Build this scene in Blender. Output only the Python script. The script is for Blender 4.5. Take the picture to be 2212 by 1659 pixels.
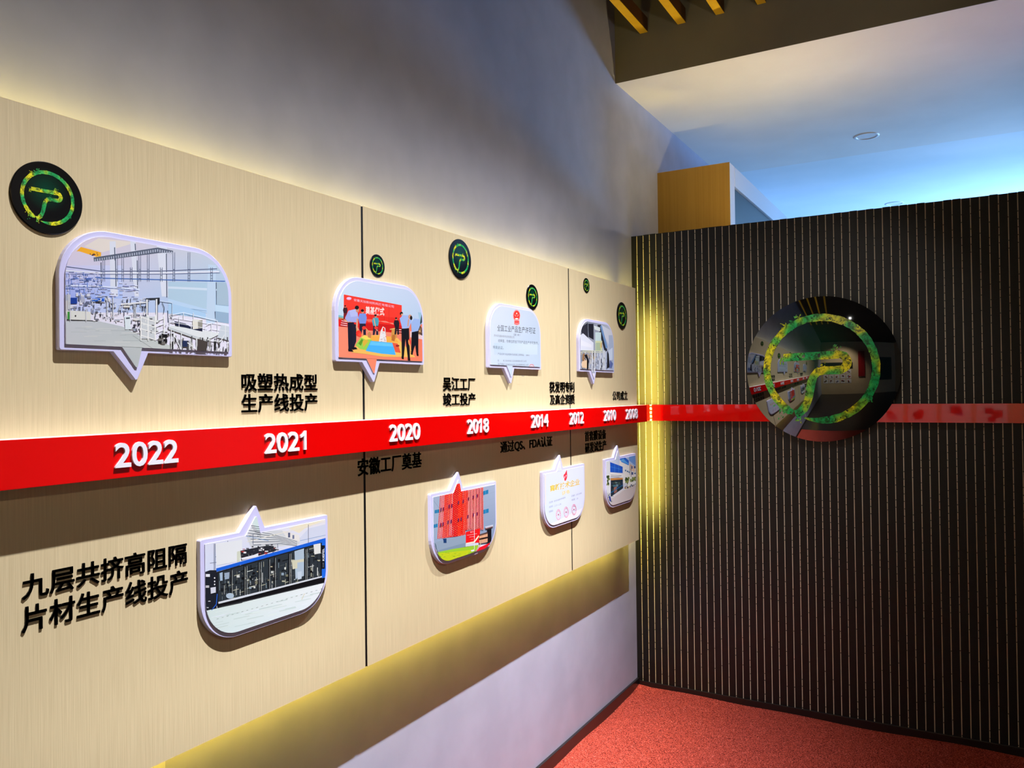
import bpy, bmesh, math, random
from mathutils import Vector, Matrix
random.seed(7)
S = bpy.context.scene
C = bpy.context.collection
for o in list(bpy.data.objects):
    bpy.data.objects.remove(o, do_unlink=True)
R = math.radians

# ------------------------------------------------------------------ camera
FPX = 1713.42                                   # focal length in pixels of the 2212 x 1659 frame
YAW, PITCH, ROLL = 0.51773215, -0.01156463, -0.01245395
CAM = Vector((1.469, -3.864, 1.5))
cy_, sy_, cp_, sp_, cr_, sr_ = math.cos(YAW), math.sin(YAW), math.cos(PITCH), math.sin(PITCH), math.cos(ROLL), math.sin(ROLL)
MW = (Matrix(((cr_, -sr_, 0), (sr_, cr_, 0), (0, 0, 1))) @ Matrix(((1, 0, 0), (0, cp_, -sp_), (0, sp_, cp_)))
      @ Matrix(((cy_, 0, sy_), (0, 1, 0), (-sy_, 0, cy_))) @ Matrix(((1, 0, 0), (0, 0, -1), (0, 1, 0))))
cam = bpy.data.objects.new('camera', bpy.data.cameras.new('camera'))
C.objects.link(cam)
cam.data.sensor_fit = 'HORIZONTAL'; cam.data.sensor_width = 36.0
cam.data.lens = FPX / 2212 * 36.0
cam.data.clip_start = 0.05
rot = Matrix((MW[0], -MW[1], -MW[2])).transposed()
cam.matrix_world = Matrix.Translation(CAM) @ rot.to_4x4()
S.camera = cam

# ------------------------------------------------------------------ world, exposure
S.view_settings.view_transform = 'Standard'
S.view_settings.look = 'None'
S.view_settings.gamma = 1.0
S.view_settings.exposure = 0.0
S.view_settings.use_curve_mapping = False
S.cycles.use_denoising = True
S.cycles.max_bounces = 8
S.cycles.sample_clamp_indirect = 6.0
W = bpy.data.worlds.new('world'); S.world = W; W.use_nodes = True
W.node_tree.nodes['Background'].inputs[0].default_value = (0.6, 0.58, 0.66, 1)
W.node_tree.nodes['Background'].inputs[1].default_value = 0.02

# ------------------------------------------------------------------ lamps of the room and added fill spots
def spot(name, loc, aim, energy, col, size, blend, radius):
    l = bpy.data.lights.new(name, 'SPOT'); l.energy = energy; l.color = col
    l.spot_size = R(size); l.spot_blend = blend; l.shadow_soft_size = radius
    o = bpy.data.objects.new(name, l); C.objects.link(o); o.location = loc
    o.rotation_euler = (Vector(aim) - Vector(loc)).to_track_quat('-Z', 'Y').to_euler()
    return o
def area(name, loc, aim, energy, col, sx, sy):
    l = bpy.data.lights.new(name, 'AREA'); l.energy = energy; l.color = col; l.shape = 'RECTANGLE'; l.size = sx; l.size_y = sy
    o = bpy.data.objects.new(name, l); C.objects.link(o); o.location = loc
    o.rotation_euler = (Vector(aim) - Vector(loc)).to_track_quat('-Z', 'Y').to_euler()
    return o
def washer(name, loc, k, col, y_reach, y_skew):
    """wall-washer lamp: its reflector throws an even wash down the wall at x = 0 and cuts off above the board"""
    l = bpy.data.lights.new(name, 'POINT'); l.energy = 1.0; l.color = (1, 1, 1); l.shadow_soft_size = 0.012; l.use_nodes = True
    o = bpy.data.objects.new(name, l); C.objects.link(o); o.location = loc
    n, k_ = l.node_tree.nodes, l.node_tree.links; em = n['Emission']; em.inputs['Color'].default_value = (*col, 1)
    tc = n.new('ShaderNodeTexCoord'); sp = n.new('ShaderNodeSeparateXYZ'); k_.new(tc.outputs['Normal'], sp.inputs[0])
    def mth(op, a, b=None):
        m = n.new('ShaderNodeMath'); m.operation = op
        for i, v in enumerate((a, b)):
            if v is None: continue
            if isinstance(v, (int, float)): m.inputs[i].default_value = v
            else: k_.new(v, m.inputs[i])
        return m.outputs[0]
    nx = mth('MAXIMUM', mth('MULTIPLY', sp.outputs[0], -1.0), 0.30)
    t = mth('DIVIDE', mth('MULTIPLY', sp.outputs[2], -1.0), nx)          # slope below the horizontal
    q = mth('DIVIDE', sp.outputs[1], nx)                                 # sideways slope
    mr = n.new('ShaderNodeMapRange'); mr.interpolation_type = 'SMOOTHSTEP'
    mr.inputs['From Min'].default_value = 0.75; mr.inputs['From Max'].default_value = 2.0
    k_.new(t, mr.inputs['Value'])
    qq = mth('DIVIDE', mth('SUBTRACT', q, y_skew), y_reach)
    lat = mth('POWER', 2.718, mth('MULTIPLY', mth('MULTIPLY', qq, qq), -1.0))
    fd = n.new('ShaderNodeMapRange'); fd.interpolation_type = 'SMOOTHSTEP'      # the reflector shields the room side
    fd.inputs['From Min'].default_value = -0.20; fd.inputs['From Max'].default_value = 0.40
    k_.new(mth('MULTIPLY', sp.outputs[0], -1.0), fd.inputs['Value'])
    base = mth('DIVIDE', mth('MULTIPLY', fd.outputs[0], k), mth('MULTIPLY', mth('MULTIPLY', nx, nx), nx))
    lo = n.new('ShaderNodeMapRange'); lo.inputs['From Min'].default_value = 2.8; lo.inputs['From Max'].default_value = 5.0
    lo.inputs['To Min'].default_value = 1.0; lo.inputs['To Max'].default_value = 2.0; k_.new(t, lo.inputs['Value'])
    base = mth('MULTIPLY', base, lo.outputs[0])
    k_.new(mth('MULTIPLY', mth('MULTIPLY', base, mr.outputs[0]), lat), em.inputs['Strength'])
    return o
COOL = (0.97, 0.95, 1.0)
washer('wall_washer_near', (0.80, -2.65, 3.18), 20.0, COOL, 1.75, 0.25)
washer('wall_washer_far', (0.80, -0.82, 3.18), 23.0, COOL, 1.1, -0.35)
spot('warm_spot', (3.4, -2.2, 3.05), (0.07, -1.95, 1.4), 40, (1.0, 0.82, 0.62), 48, 0.4, 0.03)
spot('rear_wall_fill_spot', (1.6, -5.4, 3.4), (1.2, -7.0, 1.4), 380, (1.0, 0.88, 0.70), 95, 0.8, 0.08)  # added fill: brightens the wall that the dome mirrors
spot('fascia_fill_spot', (1.7, -2.8, 2.35), (0.75, -0.18, 3.40), 30, (1.0, 0.88, 0.66), 40, 0.8, 0.05)  # added fill aimed up to brighten the fascia and baffles
spot('next_room_window', (2.6, 3.0, 2.45), (0.0, 0.0, 2.8), 60, (0.40, 0.60, 1.0), 48, 0.6, 0.10)
spot('dome_spot', (1.35, -2.6, 3.15), (0.92, 0.0, 1.55), 42, (1.0, 0.96, 0.92), 30, 0.9, 0.012)
area('next_room_uplight', (2.4, 4.6, 1.5), (1.2, 2.4, 3.0), 150, (0.28, 0.58, 1.0), 0.8, 0.8)

# ------------------------------------------------------------------ helpers
def ray(px, py):
    return MW.transposed() @ Vector(((px - 1106) / FPX, (py - 829.5) / FPX, 1.0))
def on_x(px, py, x):                            # the point of the plane x = const seen at a pixel
    d = ray(px, py); return CAM + d * ((x - CAM.x) / d.x)
def lin(c):
    return tuple(((v / 255) / 12.92 if v <= 10 else (((v / 255) + 0.055) / 1.055) ** 2.4) for v in c[:3])

def link(name, me, mat=None, parent=None, origin=None):
    """one object; vertices are given in world space and kept relative to the thing's origin"""
    o = bpy.data.objects.new(name, me); C.objects.link(o)
    if mat is not None:
        for m in (mat if isinstance(mat, (list, tuple)) else [mat]):
            me.materials.append(m)
    if parent is not None:
        root = parent
        while root.parent: root = root.parent
        me.transform(Matrix.Translation(-root.location))
        o.parent = parent
    elif origin is not None:
        me.transform(Matrix.Translation(-Vector(origin))); o.location = origin
    return o
def mesh_of(bm, name='m', smooth=False):
    bmesh.ops.recalc_face_normals(bm, faces=bm.faces)
    me = bpy.data.meshes.new(name); bm.to_mesh(me); bm.free()
    if smooth:
        for p in me.polygons: p.use_smooth = True
    return me
def bm_box(bm, x0, x1, y0, y1, z0, z1, mi=0):
    v = [bm.verts.new(p) for p in ((x0,y0,z0),(x1,y0,z0),(x1,y1,z0),(x0,y1,z0),(x0,y0,z1),(x1,y0,z1),(x1,y1,z1),(x0,y1,z1))]
    for f in ((0,3,2,1),(4,5,6,7),(0,1,5,4),(1,2,6,5),(2,3,7,6),(3,0,4,7)):
        bm.faces.new([v[i] for i in f]).material_index = mi
def box(name, b, mat, parent=None, bevel=0.0, origin=None):
    bm = bmesh.new(); bm_box(bm, *b)
    if bevel:
        bmesh.ops.bevel(bm, geom=list(bm.edges), offset=bevel, segments=2, affect='EDGES', profile=0.6)
    return link(name, mesh_of(bm, name), mat, parent, origin)
def thing(name, label, cat, loc, group=None):
    o = bpy.data.objects.new(name, None); C.objects.link(o); o.location = loc
    o.empty_display_size = 0.05
    return tag(o, label, cat, group)
def tag(o, label, cat, group=None):
    o['label'] = label; o['category'] = cat
    if group: o['group'] = group
    return o
def struct(o):
    o['kind'] = 'structure'; return o
def dup(root, loc, scale, label):               # a copy of a thing and of each of its parts
    r = root.copy(); C.objects.link(r); r.location = loc; r.scale = (scale,) * 3; r['label'] = label
    for ch in list(root.children):
        c = ch.copy(); C.objects.link(c); c.parent = r
        for g in list(ch.children):
            d = g.copy(); C.objects.link(d); d.parent = c
    return r

# ------------------------------------------------------------------ materials
def mat(name, col, rough=0.5, spec=0.5, metal=0.0, emit=None, coat=0.0):
    m = bpy.data.materials.new(name); m.use_nodes = True
    b = m.node_tree.nodes['Principled BSDF']
    b.inputs['Base Color'].default_value = (*lin(col), 1)
    b.inputs['Roughness'].default_value = rough
    b.inputs['Specular IOR Level'].default_value = spec
    b.inputs['Metallic'].default_value = metal
    if coat:
        b.inputs['Coat Weight'].default_value = coat; b.inputs['Coat Roughness'].default_value = 0.03
    if emit:
        b.inputs['Emission Color'].default_value = (*emit[0], 1); b.inputs['Emission Strength'].default_value = emit[1]
    return m
def nodes(m):
    return m.node_tree.nodes, m.node_tree.links, m.node_tree.nodes['Principled BSDF']
def noise_mat(name, c0, c1, scale, rough=0.6, spec=0.4, stretch=(1, 1, 1), bump=0.0, lo=0.35, hi=0.65, detail=4):
    m = mat(name, c0, rough, spec); n, l, b = nodes(m)
    tc = n.new('ShaderNodeTexCoord'); mp = n.new('ShaderNodeMapping'); nz = n.new('ShaderNodeTexNoise'); cr = n.new('ShaderNodeValToRGB')
    mp.inputs['Scale'].default_value = stretch; nz.inputs['Scale'].default_value = scale; nz.inputs['Detail'].default_value = detail
    cr.color_ramp.elements[0].position = lo; cr.color_ramp.elements[0].color = (*lin(c0), 1)
    cr.color_ramp.elements[1].position = hi; cr.color_ramp.elements[1].color = (*lin(c1), 1)
    l.new(tc.outputs['Object'], mp.inputs['Vector']); l.new(mp.outputs['Vector'], nz.inputs['Vector'])
    l.new(nz.outputs['Fac'], cr.inputs['Fac']); l.new(cr.outputs['Color'], b.inputs['Base Color'])
    if bump:
        bp = n.new('ShaderNodeBump'); bp.inputs['Strength'].default_value = bump; bp.inputs['Distance'].default_value = 0.002
        l.new(nz.outputs['Fac'], bp.inputs['Height']); l.new(bp.outputs['Normal'], b.inputs['Normal'])
    return m
M_wall = noise_mat('wall_paint', (168, 173, 198), (176, 181, 206), 6, 0.75, 0.25)
M_ceil_dark = noise_mat('dark_ceiling_paint', (62, 56, 48), (70, 64, 54), 4, 0.8, 0.2)
M_fascia = noise_mat('fascia_paint', (114, 109, 92), (122, 116, 98), 3, 0.7, 0.25)
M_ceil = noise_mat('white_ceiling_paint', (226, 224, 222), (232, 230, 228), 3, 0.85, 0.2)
M_ceil_far = noise_mat('blue_lit_ceiling_tone', (226, 234, 240), (232, 238, 244), 3, 0.85, 0.2)  # lighter, bluer tone puts the stronger blue light into the far ceiling's colour
M_slat = noise_mat('black_acoustic_panel', (6, 8, 9), (9, 11, 12), 40, 0.46, 0.42)
M_groove = mat('pale_fibreboard_core', (250, 238, 214), 0.8, 0.2)
M_hole = mat('sound_hole', (8, 7, 6), 0.9, 0.1)
M_base = mat('black_baseboard', (26, 22, 24), 0.28, 0.5)
M_wood = noise_mat('cream_wood_veneer', (206, 189, 148), (227, 211, 170), 1.0, 0.55, 0.3, (1, 520, 8.0), 0.12, 0.22, 0.78, 6)
M_board_edge = mat('board_edge', (196, 172, 132), 0.6)
M_seam = mat('black_seam', (10, 8, 8), 0.45)
M_red = mat('red_acrylic', (226, 4, 4), 0.14, 0.45)
M_red_gloss = mat('red_mirror_acrylic', (214, 4, 4), 0.03, 0.7)
M_foam = mat('white_foam_core', (246, 240, 240), 0.6)
M_bubble = mat('lavender_white_acrylic', (208, 208, 247), 0.35, 0.5)
M_black = mat('black_letter', (12, 10, 10), 0.4, 0.4)
M_white = mat('white_numeral', (238, 240, 250), 0.4, 0.5)
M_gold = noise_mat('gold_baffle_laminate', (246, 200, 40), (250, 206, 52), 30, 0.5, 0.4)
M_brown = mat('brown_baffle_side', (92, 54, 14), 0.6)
M_ochre = noise_mat('ochre_cabinet_panel', (150, 116, 50), (158, 124, 56), 1.0, 0.6, 0.3, (120, 120, 2), 0.0)
M_frame = mat('white_cabinet_frame', (214, 218, 232), 0.45)
M_glass_dark = mat('dark_cabinet_glass', (26, 40, 46), 0.35, 0.25)
M_lamp_white = mat('white_lamp_trim', (236, 238, 240), 0.4)
M_alu = mat('frame_rail', (170, 165, 150), 0.5)
M_cream = noise_mat('cream_wall_panel', (206, 186, 150), (214, 194, 158), 2, 0.6, 0.3)
YEL = (1.0, 0.74, 0.10)
M_led = mat('yellow_led', (255, 240, 180), 0.5, emit=(YEL, 45.0))
M_led_top = mat('yellow_led_top', (255, 240, 180), 0.5, emit=((1.0, 0.78, 0.14), 30.0))
M_led_side = mat('yellow_led_side', (255, 240, 180), 0.5, emit=(YEL, 800.0))
M_added_warm = mat('added_warm_glow', (255, 230, 180), 0.5, emit=((1.0, 0.76, 0.33), 250.0))  # glow of the added strip that lights the lower ceiling cream
M_added_pink = mat('added_pink_glow', (255, 180, 180), 0.5, emit=((1.0, 0.40, 0.42), 26.0))  # glow of the added strip that tints the lower ceiling pink
# red looped mat
M_carpet = mat('red_looped_mat', (190, 40, 34), 0.9, 0.15); n, l, b = nodes(M_carpet)
tc = n.new('ShaderNodeTexCoord'); v1 = n.new('ShaderNodeTexNoise'); v2 = n.new('ShaderNodeTexVoronoi'); mx = n.new('ShaderNodeMath'); cr = n.new('ShaderNodeValToRGB'); bp = n.new('ShaderNodeBump')
v1.inputs['Scale'].default_value = 230; v1.inputs['Detail'].default_value = 3; v1.inputs['Distortion'].default_value = 1.2
v2.inputs['Scale'].default_value = 330; mx.operation = 'SUBTRACT'
for a in (v1, v2): l.new(tc.outputs['Object'], a.inputs['Vector'])
sc = n.new('ShaderNodeMath'); sc.operation = 'MULTIPLY'; sc.inputs[1].default_value = 0.30
l.new(v2.outputs['Distance'], sc.inputs[0]); l.new(v1.outputs['Fac'], mx.inputs[0]); l.new(sc.outputs[0], mx.inputs[1])
for p, c in zip((0.20, 0.34, 0.48), ((80, 11, 9), (190, 44, 37), (234, 98, 80))):
    e = cr.color_ramp.elements[0] if p == 0.20 else (cr.color_ramp.elements[1] if p == 0.48 else cr.color_ramp.elements.new(p))
    e.position = p; e.color = (*lin(c), 1)
l.new(mx.outputs[0], cr.inputs['Fac']); l.new(cr.outputs['Color'], b.inputs['Base Color'])
bp.inputs['Strength'].default_value = 0.9; bp.inputs['Distance'].default_value = 0.006
l.new(mx.outputs[0], bp.inputs['Height']); l.new(bp.outputs['Normal'], b.inputs['Normal'])
# printed colours come from a colour attribute painted per printed shape
M_print = mat('printed_photo', (255, 255, 255), 0.35, 0.4); n, l, b = nodes(M_print)
at = n.new('ShaderNodeAttribute'); at.attribute_name = 'Col'; l.new(at.outputs['Color'], b.inputs['Base Color'])
# leafy logo: greens and yellows with dark flecks
def leafy(name, scale):
    m = mat(name, (90, 190, 60), 0.45, 0.4); n, l, b = nodes(m)
    tc = n.new('ShaderNodeTexCoord')
    def noise(k, det, dist=0.0):
        q = n.new('ShaderNodeTexNoise'); q.inputs['Scale'].default_value = scale * k; q.inputs['Detail'].default_value = det; q.inputs['Distortion'].default_value = dist
        l.new(tc.outputs['Object'], q.inputs['Vector']); return q.outputs['Fac']
    def ramp(f, stops, const=False):
        c = n.new('ShaderNodeValToRGB'); r = c.color_ramp
        if const: r.interpolation = 'CONSTANT'
        r.elements[0].position, r.elements[0].color = stops[0][0], (*lin(stops[0][1]), 1)
        r.elements[1].position, r.elements[1].color = stops[-1][0], (*lin(stops[-1][1]), 1)
        for p, q in stops[1:-1]:
            e = r.elements.new(p); e.color = (*lin(q), 1)
        l.new(f, c.inputs['Fac']); return c.outputs['Color']
    big = ramp(noise(0.75, 1), ((0.38, (0, 176, 92)), (0.46, (64, 206, 96)), (0.53, (140, 214, 60)), (0.59, (236, 240, 30)), (0.68, (255, 246, 24))))
    tone = ramp(noise(3.2, 3, 0.8), ((0.36, (70, 96, 60)), (0.44, (190, 200, 180)), (0.60, (255, 255, 255))))
    mu = n.new('ShaderNodeMix'); mu.data_type = 'RGBA'; mu.blend_type = 'MULTIPLY'; mu.inputs[0].default_value = 0.85
    l.new(big, mu.inputs[6]); l.new(tone, mu.inputs[7])
    fl = ramp(noise(4.6, 4, 1.6), ((0.375, (0, 0, 0)), (0.41, (255, 255, 255))))
    mi = n.new('ShaderNodeMix'); mi.data_type = 'RGBA'; l.new(fl, mi.inputs[0]); mi.inputs[6].default_value = (*lin((10, 48, 26)), 1)
    l.new(mu.outputs[2], mi.inputs[7]); l.new(mi.outputs[2], b.inputs['Base Color'])
    return m
M_leaf_small = leafy('leafy_green_print', 60)
M_leaf_big = leafy('leafy_green_print_large', 15)
# black disc with a printed dark green centre
def disc_mat(name, r, offset, rough, green=(0, 62, 44), spec=0.5):
    m = mat(name, (8, 8, 11), rough, spec); n, l, b = nodes(m)
    tc = n.new('ShaderNodeTexCoord'); mp = n.new('ShaderNodeMapping'); ln = n.new('ShaderNodeVectorMath'); ln.operation = 'LENGTH'; cr = n.new('ShaderNodeValToRGB')
    mp.inputs['Location'].default_value = offset
    l.new(tc.outputs['Object'], mp.inputs['Vector']); l.new(mp.outputs['Vector'], ln.inputs[0])
    dv = n.new('ShaderNodeMath'); dv.operation = 'DIVIDE'; dv.inputs[1].default_value = r
    l.new(ln.outputs['Value'], dv.inputs[0]); l.new(dv.outputs[0], cr.inputs['Fac'])
    cr.color_ramp.elements[0].position = 0.05; cr.color_ramp.elements[0].color = (*lin(green), 1)
    cr.color_ramp.elements[1].position = 0.62; cr.color_ramp.elements[1].color = (*lin((8, 8, 11)), 1)
    l.new(cr.outputs['Color'], b.inputs['Base Color'])
    return m
M_disc = disc_mat('black_disc_print', 0.0633, (0, 0.004, -0.014), 0.22)
M_dome = disc_mat('black_dome', 0.36, (0.05, 0, -0.06), 0.02, (6, 58, 42), 0.8)

M_dome.node_tree.nodes['Principled BSDF'].inputs['IOR'].default_value = 1.9

# ------------------------------------------------------------------ room shell
XW = -0.012                                     # plane of the left wall
XB = 0.072                                      # face of the timeline board
FL = -0.012                                     # carpet level at the walls
struct(box('wall_left', (XW - 0.12, XW, -7.0, 6.0, FL, 3.7), M_wall))
bm = bmesh.new()                                # the mat, slightly wavy along the walls
NX, NY = 90, 110
gv = []
for j in range(NY + 1):
    row = []
    for i in range(NX + 1):
        x = XW + 4.9 * (i / NX) ** 1.6; y = -0.001 - 2.20 * (j / NY) ** 1.5
        z = FL + 0.014 * math.exp(-((x - 0.30) / 0.22) ** 2 - (y / 0.10) ** 2) + 0.012 * math.exp(-(x / 0.05) ** 2 - (y / 0.06) ** 2)
        z += 0.004 * math.sin(x * 9 + 1.3) * math.exp(-(y / 0.15) ** 2) - 0.004 * math.exp(-((x - 0.0) / 0.05) ** 2) * (1 + 0.8 * math.sin(y * 11))
        row.append(bm.verts.new((x, y, z)))
    gv.append(row)
for j in range(NY):
    for i in range(NX):
        bm.faces.new((gv[j][i], gv[j + 1][i], gv[j + 1][i + 1], gv[j][i + 1]))
struct(link('floor', mesh_of(bm, 'floor', True), M_carpet))
bpy.data.objects['floor'].data.flip_normals() if bpy.data.objects['floor'].data.polygons[0].normal.z < 0 else None
struct(box('floor_front', (XW, 4.9, -7.0, -2.20, FL - 0.05, FL), mat('dark_floor', (44, 42, 42), 0.35)))
struct(box('floor_rear', (XW, 4.9, 0.041, 6.0, FL - 0.05, FL), mat('grey_floor', (120, 120, 126), 0.5)))
struct(box('ceiling', (XW, 4.9, -7.0, -0.182, 3.60, 3.70), M_ceil_dark))
struct(box('trim_1', (XW, 4.9, -0.186, -0.1825, 3.034, 3.60), M_fascia))
struct(box('ceiling_soffit', (XW, 4.9, -0.182, 1.785, 3.036, 3.10), M_ceil))
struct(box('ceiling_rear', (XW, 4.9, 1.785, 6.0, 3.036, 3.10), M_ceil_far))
struct(box('wall_rear', (XW, 4.9, 6.0, 6.1, FL, 3.10), M_wall))
struct(box('wall_right', (4.9, 5.0, -7.0, 6.0, FL, 3.70), M_cream))
struct(box('wall_front', (XW, 4.9, -7.1, -7.0, FL, 3.70), M_cream))

# grooved black acoustic partition: 29.5 mm strips, pale grooves with sound holes
G0, PITCH_S, GW, TOP = 0.0178 - 2 * 0.0338, 0.0338, 0.0040, 2.302
bm = bmesh.new()
xs = [G0 + PITCH_S * k for k in range(84)]
x_end = xs[-1] + PITCH_S
bm_box(bm, XW, x_end, 0.0035, 0.040, 0.0, TOP, 0)
for k, gx in enumerate(xs):
    x0, x1 = max(gx + GW / 2, XW), gx + PITCH_S - GW / 2
    if x1 <= x0: continue
    bm_box(bm, x0, x1, 0.0, 0.0035, 0.0, TOP + random.uniform(-0.0015, 0.0015), 0)
    if gx < XW + 0.003: continue
    f = bm.faces.new([bm.verts.new(p) for p in ((gx - GW / 2, 0.0034, 0.0), (gx + GW / 2, 0.0034, 0.0), (gx + GW / 2, 0.0034, TOP - 0.002), (gx - GW / 2, 0.0034, TOP - 0.002))]); f.material_index = 1
    z = 0.01 + random.uniform(0, 0.03)
    while z < TOP - 0.02:
        if random.random() < 0.30 + 0.35 * (z > 0.5):
            s = random.uniform(-0.0008, 0.0008)
            f = bm.faces.new([bm.verts.new((gx + s + dx, 0.0031, z + dz)) for dx, dz in ((-0.0016, -0.0016), (0.0019, -0.0016), (0.0019, 0.0016), (-0.0016, 0.0016))]); f.material_index = 2
        z += 0.0325
me = bpy.data.meshes.new('wall_back'); bm.to_mesh(me); bm.free()
struct(link('wall_back', me, [M_slat, M_groove, M_hole]))
struct(box('baseboard_back', (XW + 0.012, x_end, -0.008, -0.0005, FL - 0.03, 0.022), M_base, bevel=0.0015))
ZBL = on_x(1247, 1580, XW + 0.012).z - 0.008
struct(box('baseboard_left', (XW, XW + 0.012, -7.0, -0.0005, FL - 0.05, ZBL), M_base, bevel=0.0015))

# ------------------------------------------------------------------ timeline board
ZT, ZB = 2.0085, 0.7745
SEAMS = (-2.2145, -0.934)
Y_END, Y_NEAR, GAP = -0.174, -4.4, 0.0088
edges = [Y_NEAR, SEAMS[0], SEAMS[1], Y_END]
plab = ['cream veneer wall panel left of the wide black seam, carrying the 2022 numerals',
        'middle cream veneer wall panel between the two black seams',
        'narrow cream veneer wall panel between the thin black seam and the black slat wall']
for i in range(3):
    y0 = edges[i] + (GAP / 2 if i else 0); y1 = edges[i + 1] - (GAP / 2 if i < 2 else 0)
    o = box('board_panel', (XB - 0.018, XB, y0, y1, ZB, ZT), M_wood, origin=(XB - 0.018, (y0 + y1) / 2, ZB))
    tag(o, plab[i], 'wall panel', 'cream panels of the timeline board')
for ys, lb in zip(SEAMS, ('black seam strip between the left and middle cream wall panels, under the 2020 plaque', 'black seam strip between the middle and right cream wall panels, running behind the 2012 caption')):
    o = box('seam_strip', (XB - 0.018, XB - 0.0005, ys - GAP / 2, ys + GAP / 2, ZB + 0.002, ZT - 0.002), M_seam, origin=(XB - 0.018, ys, ZB))
    tag(o, lb, 'strip', 'black seams of the timeline board')
# frame behind the board that carries it and the light strips
fr = thing('support_frame', 'pale support frame between the left wall and the cream timeline board', 'frame', (XW, -2.3, 0.0))
box('rail', (XW, XB - 0.018, Y_NEAR, -0.215, 1.925, 1.945), M_alu, fr)
box('rail', (XW, XB - 0.018, Y_NEAR, -0.215, 0.835, 0.855), M_alu, fr)
box('post', (XW, XB - 0.018, -0.217, -0.1955, 0.835, 1.945), M_alu, fr)
yp = on_x(357, 1650, XW + 0.012).y
box('post', (XW, XW + 0.012, yp - 0.05, yp, FL, 0.826), M_frame, fr)
def led(name, b, m, label):
    o = box(name, b, m, origin=((b[0] + b[1]) / 2, (b[2] + b[3]) / 2, b[4]))
    return tag(o, label, 'light strip', 'hidden light strips')
led('led_strip', (0.014, 0.030, Y_NEAR, -0.27, 1.9455, 1.9485), M_led_top, 'yellow light strip hidden behind the top edge of the cream board')
led('led_strip', (0.014, 0.030, Y_NEAR, -0.27, 0.8315, 0.8345), M_led, 'yellow light strip hidden behind the bottom edge of the cream board')
ls = led('led_strip', (0.034, 0.053, -0.1950, -0.1935, 0.87, 1.91), M_lamp_white, 'yellow light strip behind the right edge of the cream board, facing the black slat wall')
dm = None
for k in range(51):
    zc = 0.88 + k * 0.0204
    if dm is None:
        dm = box('diode', (0.039, 0.049, -0.1935, -0.1915, zc - 0.005, zc + 0.005), M_led_side, ls)
        dm.data.transform(Matrix.Translation((0, 0, 0)))
    else:
        c = dm.copy(); C.objects.link(c); c.parent = ls; c.location = (0, 0, k * 0.0204)
led('led_strip', (0.40, 0.95, 0.030, 0.038, TOP + 0.0005, TOP + 0.0025), M_added_warm, 'added warm light strip, unseen on top of the black slat wall at its left end')  # invented strip, out of view, for the cream wash on the ceiling
led('led_strip', (0.98, 2.60, 0.030, 0.038, TOP + 0.0005, TOP + 0.0025), M_added_pink, 'added reddish light strip, unseen on top of the black slat wall at its right end')  # invented strip, out of view, for the pink wash on the ceiling

# red timeline bands
XF = 0.115
o = thing('red_band', 'long red band across the cream board carrying the white year numerals', 'band', (XB, -2.3, 1.3525))
box('core', (XB, XF - 0.003, Y_NEAR, -0.150, 1.3525, 1.4340), M_foam, o)
box('face', (XF - 0.003, XF, Y_NEAR, -0.150, 1.3525, 1.4338), M_red, o, bevel=0.0006)
o = thing('red_band', 'glossy red band crossing the black slat wall behind the large domed disc', 'band', (1.3, 0.0, 1.3525))
box('core', (0.004, 2.65, -0.041, 0.0, 1.3525, 1.4325), mat('red_core', (190, 6, 6), 0.4), o)
box('face', (0.004, 2.65, -0.044, -0.041, 1.3525, 1.4325), M_red_gloss, o)

# ------------------------------------------------------------------ text
def glyph(s, offset=0.0, extrude=0.0, res=3, space=1.0):
    cu = bpy.data.curves.new('t', 'FONT'); cu.body = s; cu.size = 1.0; cu.offset = offset; cu.extrude = extrude; cu.resolution_u = res; cu.space_character = space
    o = bpy.data.objects.new('t', cu); C.objects.link(o)
    me = bpy.data.meshes.new_from_object(o.evaluated_get(bpy.context.evaluated_depsgraph_get()))
    bpy.data.objects.remove(o); bpy.data.curves.remove(cu)
    return me
def span(me, ax):
    v = [p.co[ax] for p in me.vertices]; return (min(v), max(v)) if v else (0, 0)
def advance(ch):
    if ord(ch) > 0x2e80: return 1.0
    a = span(glyph('H' + ch + 'H'), 0); c = span(glyph('HH'), 0)
    return (a[1] - a[0]) - (c[1] - c[0])
def line_glyphs(s, offset, track=0.0):
    out = []; x = 0.0
    for ch in s:
        me = glyph(ch, offset, 0.5, 4)
        out.append((ch, me, x)); x += advance(ch) + track
    return out
def digit_one():
    bm = bmesh.new()
    pts = [(0.20, 0.0), (0.31, 0.0), (0.31, 0.715), (0.245, 0.715), (0.19, 0.64), (0.12, 0.585), (0.05, 0.55), (0.05, 0.455), (0.13, 0.485), (0.20, 0.53)]
    a = [bm.verts.new((x, y, -0.5)) for x, y in pts]; b = [bm.verts.new((x, y, 0.5)) for x, y in pts]
    for i in range(len(pts)): bm.faces.new((a[i], a[(i + 1) % len(pts)], b[(i + 1) % len(pts)], b[i]))
    bm.faces.new(a); bm.faces.new(b)
    return mesh_of(bm, 'digit')
def embolden(me, d):
    bm = bmesh.new()
    for du, dv in ((-d, -d), (d, -d), (-d, d), (d, d)):
        c = me.copy(); c.transform(Matrix.Translation((du, dv, 0))); bm.from_mesh(c); bpy.data.meshes.remove(c)
    bm.to_mesh(me); bm.free(); return me
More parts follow.
